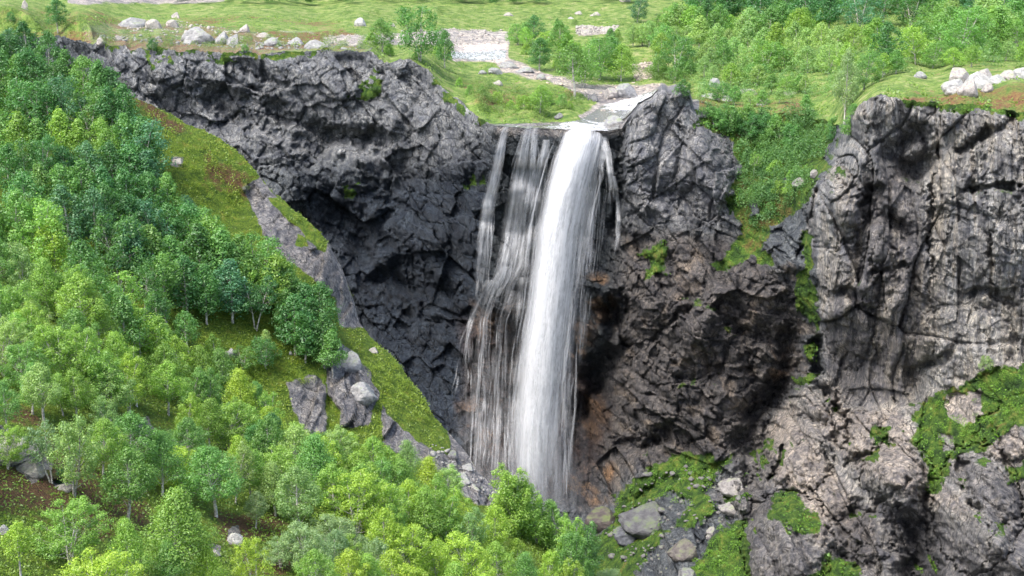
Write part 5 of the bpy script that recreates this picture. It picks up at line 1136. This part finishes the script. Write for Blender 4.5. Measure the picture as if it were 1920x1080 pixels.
MAIN = [(1096, 234, 30, 418, 0.5), (1094, 243, 38, 411.5, 0.9), (1092, 252, 42, 408.6, 1.0), (1090, 264, 42, 406.9, 1.1), (1079, 300, 45, 405.2, 1.15), (1064, 360, 46, 404, 1.1), (1050, 430, 47, 403.4, 1.1), (1035, 560, 47, 402.6, 1.1), (1019, 680, 51, 402, 1.05), (1010, 800, 54, 401.5, 0.95), (1007, 870, 50, 401, 0.7), (1010, 935, 46, 400.6, 0.3)]
core = [(u - 8, v, w * 0.76, y, a + 0.12) for u, v, w, y, a in MAIN]
water_sheet('main_column', [(u + 3, v, w * 1.12, y, a) for u, v, w, y, a in MAIN], M['fall'], 1, 0.8, 0.0, seed=1, bow=1.2, nacross=15)
water_sheet('main_column', core, M['fall'], 2, 1.0, -0.8, seed=2, bow=1.2, nacross=13)
water_sheet('main_column', [(u - 16, v, w * 0.45, y, a) for u, v, w, y, a in MAIN[1:]], M['fall'], 3, 0.8, -1.5, seed=3, bow=1.0, nacross=11)
water_sheet('main_column', [(u + 12, v, w * 0.8, y, a * 0.7) for u, v, w, y, a in MAIN], M['veil'], 4, 1.0, 1.0, seed=4, bow=0.8, nacross=11)
threads('main_column', MAIN, 520, 1.05, 0.6, 2.4, M['thread'], seed=41, lmin=0.06, lmax=0.35, off=-1.0, am=1.0)
threads('main_column', [(1128, 256, 12, 408), (1120, 300, 22, 405.5), (1108, 400, 24, 405), (1096, 520, 22, 404.5), (1082, 700, 20, 404)], 50, 1.0, 0.6, 1.4, M['thread'], seed=42, off=0.5, am=0.85)
water_sheet('spray', [(1010, 560, 56, 402, 0.15), (1010, 700, 80, 400, 0.35), (1005, 820, 100, 398, 0.6), (1005, 960, 108, 397, 0.8)], M['veil'], 5, 0.8, -2.5, seed=5, bow=0.6, nacross=15)
water_sheet('spray', [(1020, 740, 60, 398, 0.2), (1015, 840, 120, 396, 0.55), (1010, 960, 150, 394, 0.9)], M['mist'], 7, 1.0, -3.5, seed=7, bow=0.6, nacross=21)
water_sheet('spray', [(960, 640, 90, 408, 0.2), (955, 780, 120, 405, 0.5), (950, 940, 140, 402, 0.9)], M['mist'], 8, 1.0, -1.0, seed=8, bow=0.6, nacross=21)
water_sheet('spray', [(915, 560, 44, 412, 0.2), (910, 700, 54, 410, 0.45), (908, 800, 60, 408, 0.6), (905, 900, 56, 406, 0.6)], M['veil'], 6, 0.8, -1.5, seed=6, bow=0.5, nacross=11)
# (path, threads, spread, fan, cling)
SIDES = [([(948, 238, 5), (945, 246, 7), (936, 300, 10), (916, 380, 12), (908, 470, 12), (900, 560, 12)], 26, 1, 0.4, .8), ([(992, 238, 6), (988, 247, 8), (978, 300, 13), (968, 380, 18), (960, 450, 18), (945, 520, 18), (925, 560, 16)], 44, 1, 0.3, .8),
         ([(1006, 239, 5), (1002, 247, 6), (997, 320, 9), (985, 420, 14), (974, 500, 14), (950, 550, 14), (938, 600, 14)], 34, 1, 0.3, .9), ([(1024, 262, 6), (1012, 320, 10), (1000, 400, 12), (990, 480, 12), (984, 560, 12)], 22, 1, 0.4, .8),
         ([(925, 525, 12), (905, 560, 12), (886, 598, 10), (876, 640, 12), (870, 740, 16)], 26, 1, 0.3, .8), ([(950, 500, 10), (926, 540, 12), (910, 600, 12), (903, 700, 14), (900, 800, 16), (898, 890, 18)], 46, 1, 0.3, 1.2),
         ([(965, 545, 16), (945, 600, 16), (938, 700, 18), (934, 800, 20), (930, 890, 22)], 46, 1, 0.3, 1.2), ([(985, 520, 14), (972, 640, 16), (962, 780, 18), (955, 880, 18)], 24, 1, 0.2, 1.6),
         ([(1130, 256, 8), (1142, 290, 6), (1147, 340, 6), (1143, 395, 6)], 12, 1, 0.2, .6), ([(1120, 262, 8), (1112, 320, 14), (1106, 380, 16), (1100, 440, 16), (1090, 520, 14)], 34, 1, 0.3, .8),
         ([(1134, 258, 6), (1129, 300, 5), (1124, 350, 5)], 8, 1, 0.2, .6), ([(1150, 330, 3), (1158, 380, 4), (1157, 440, 4), (1148, 490, 4)], 7, 1, 0, .5), ([(1112, 390, 3), (1110, 440, 3), (1102, 500, 3)], 6, 1, 0, .5),
         ([(1076, 540, 8), (1064, 590, 10), (1062, 680, 12), (1060, 800, 14)], 22, 1, 0.2, 1.5), ([(1060, 700, 16), (1058, 830, 18), (1058, 940, 20)], 20, 1, 0.2, 2.0)]
for i, (p, n_, sp_, fan_, cl) in enumerate(SIDES):
    threads('side_strand', p, int(n_ * (1.5 if p[-1][1] < 620 else 0.8)), sp_, 0.8, 2.6, M['thread'], cling=cl, seed=60 + i, fan=fan_, lmin=0.10, lmax=0.5, am=1.0)
    q = [(a, b, c * 1.2, 0, (0.0 if j == len(p) - 1 else 0.9 if b < 260 else 1.1 if b < 400 else 0.85 if b < 530 else 0.5)) for j, (a, b, c) in enumerate(p)]
    water_sheet('side_strand', q, M['veil'], 30 + i, 1.0, 0.0, cling=cl + 0.1, seed=90 + i, bow=0.3, nacross=7)
print('fall', time.time() - T0)

# ------------------------------------------------------------------ world, sun, camera
w = bpy.data.worlds.new('World'); scene.world = w; w.use_nodes = True
nt = w.node_tree; nt.nodes.clear()
SUN_EL, SUN_AZ = math.radians(60), math.radians(228)      # azimuth from north (+Y) clockwise: behind the viewer, a little left
sky = N(nt, 'ShaderNodeTexSky', sky_type='NISHITA', sun_disc=False, sun_elevation=SUN_EL, sun_rotation=SUN_AZ, air_density=1.0, dust_density=4.0, ozone_density=0.7)
bg = N(nt, 'ShaderNodeBackground'); bg.inputs['Strength'].default_value = 0.15
L(nt, sky.outputs[0], bg.inputs['Color']); out = N(nt, 'ShaderNodeOutputWorld'); L(nt, bg.outputs[0], out.inputs['Surface'])
sl = bpy.data.lights.new('sun', 'SUN'); sl.energy = 1.6; sl.angle = math.radians(26); sl.color = (1.0, 0.99, 0.975)
so = bpy.data.objects.new('sun', sl); COL.objects.link(so)
d = Vector((math.sin(SUN_AZ) * math.cos(SUN_EL), math.cos(SUN_AZ) * math.cos(SUN_EL), math.sin(SUN_EL)))
so.rotation_euler = d.to_track_quat('Z', 'Y').to_euler(); so.location = d * 300
cam = bpy.data.cameras.new('camera'); co = bpy.data.objects.new('camera', cam); COL.objects.link(co); scene.camera = co
co.location = (0, 0, CZ); co.rotation_euler = (math.radians(90) - PITCH, 0, 0)
cam.sensor_width = 36.0; cam.lens = 36.0 * F / 1920.0; cam.clip_end = 20000; cam.clip_start = 1.0
scene.view_settings.view_transform = 'Standard'; scene.view_settings.look = 'None'; scene.view_settings.gamma = 1.0
scene.view_settings.exposure = 1.36
scene.cycles.max_bounces = 4; scene.cycles.transparent_max_bounces = 16; scene.cycles.diffuse_bounces = 2; scene.cycles.transmission_bounces = 2; scene.cycles.glossy_bounces = 1; scene.cycles.use_denoising = True
print('done', time.time() - T0)
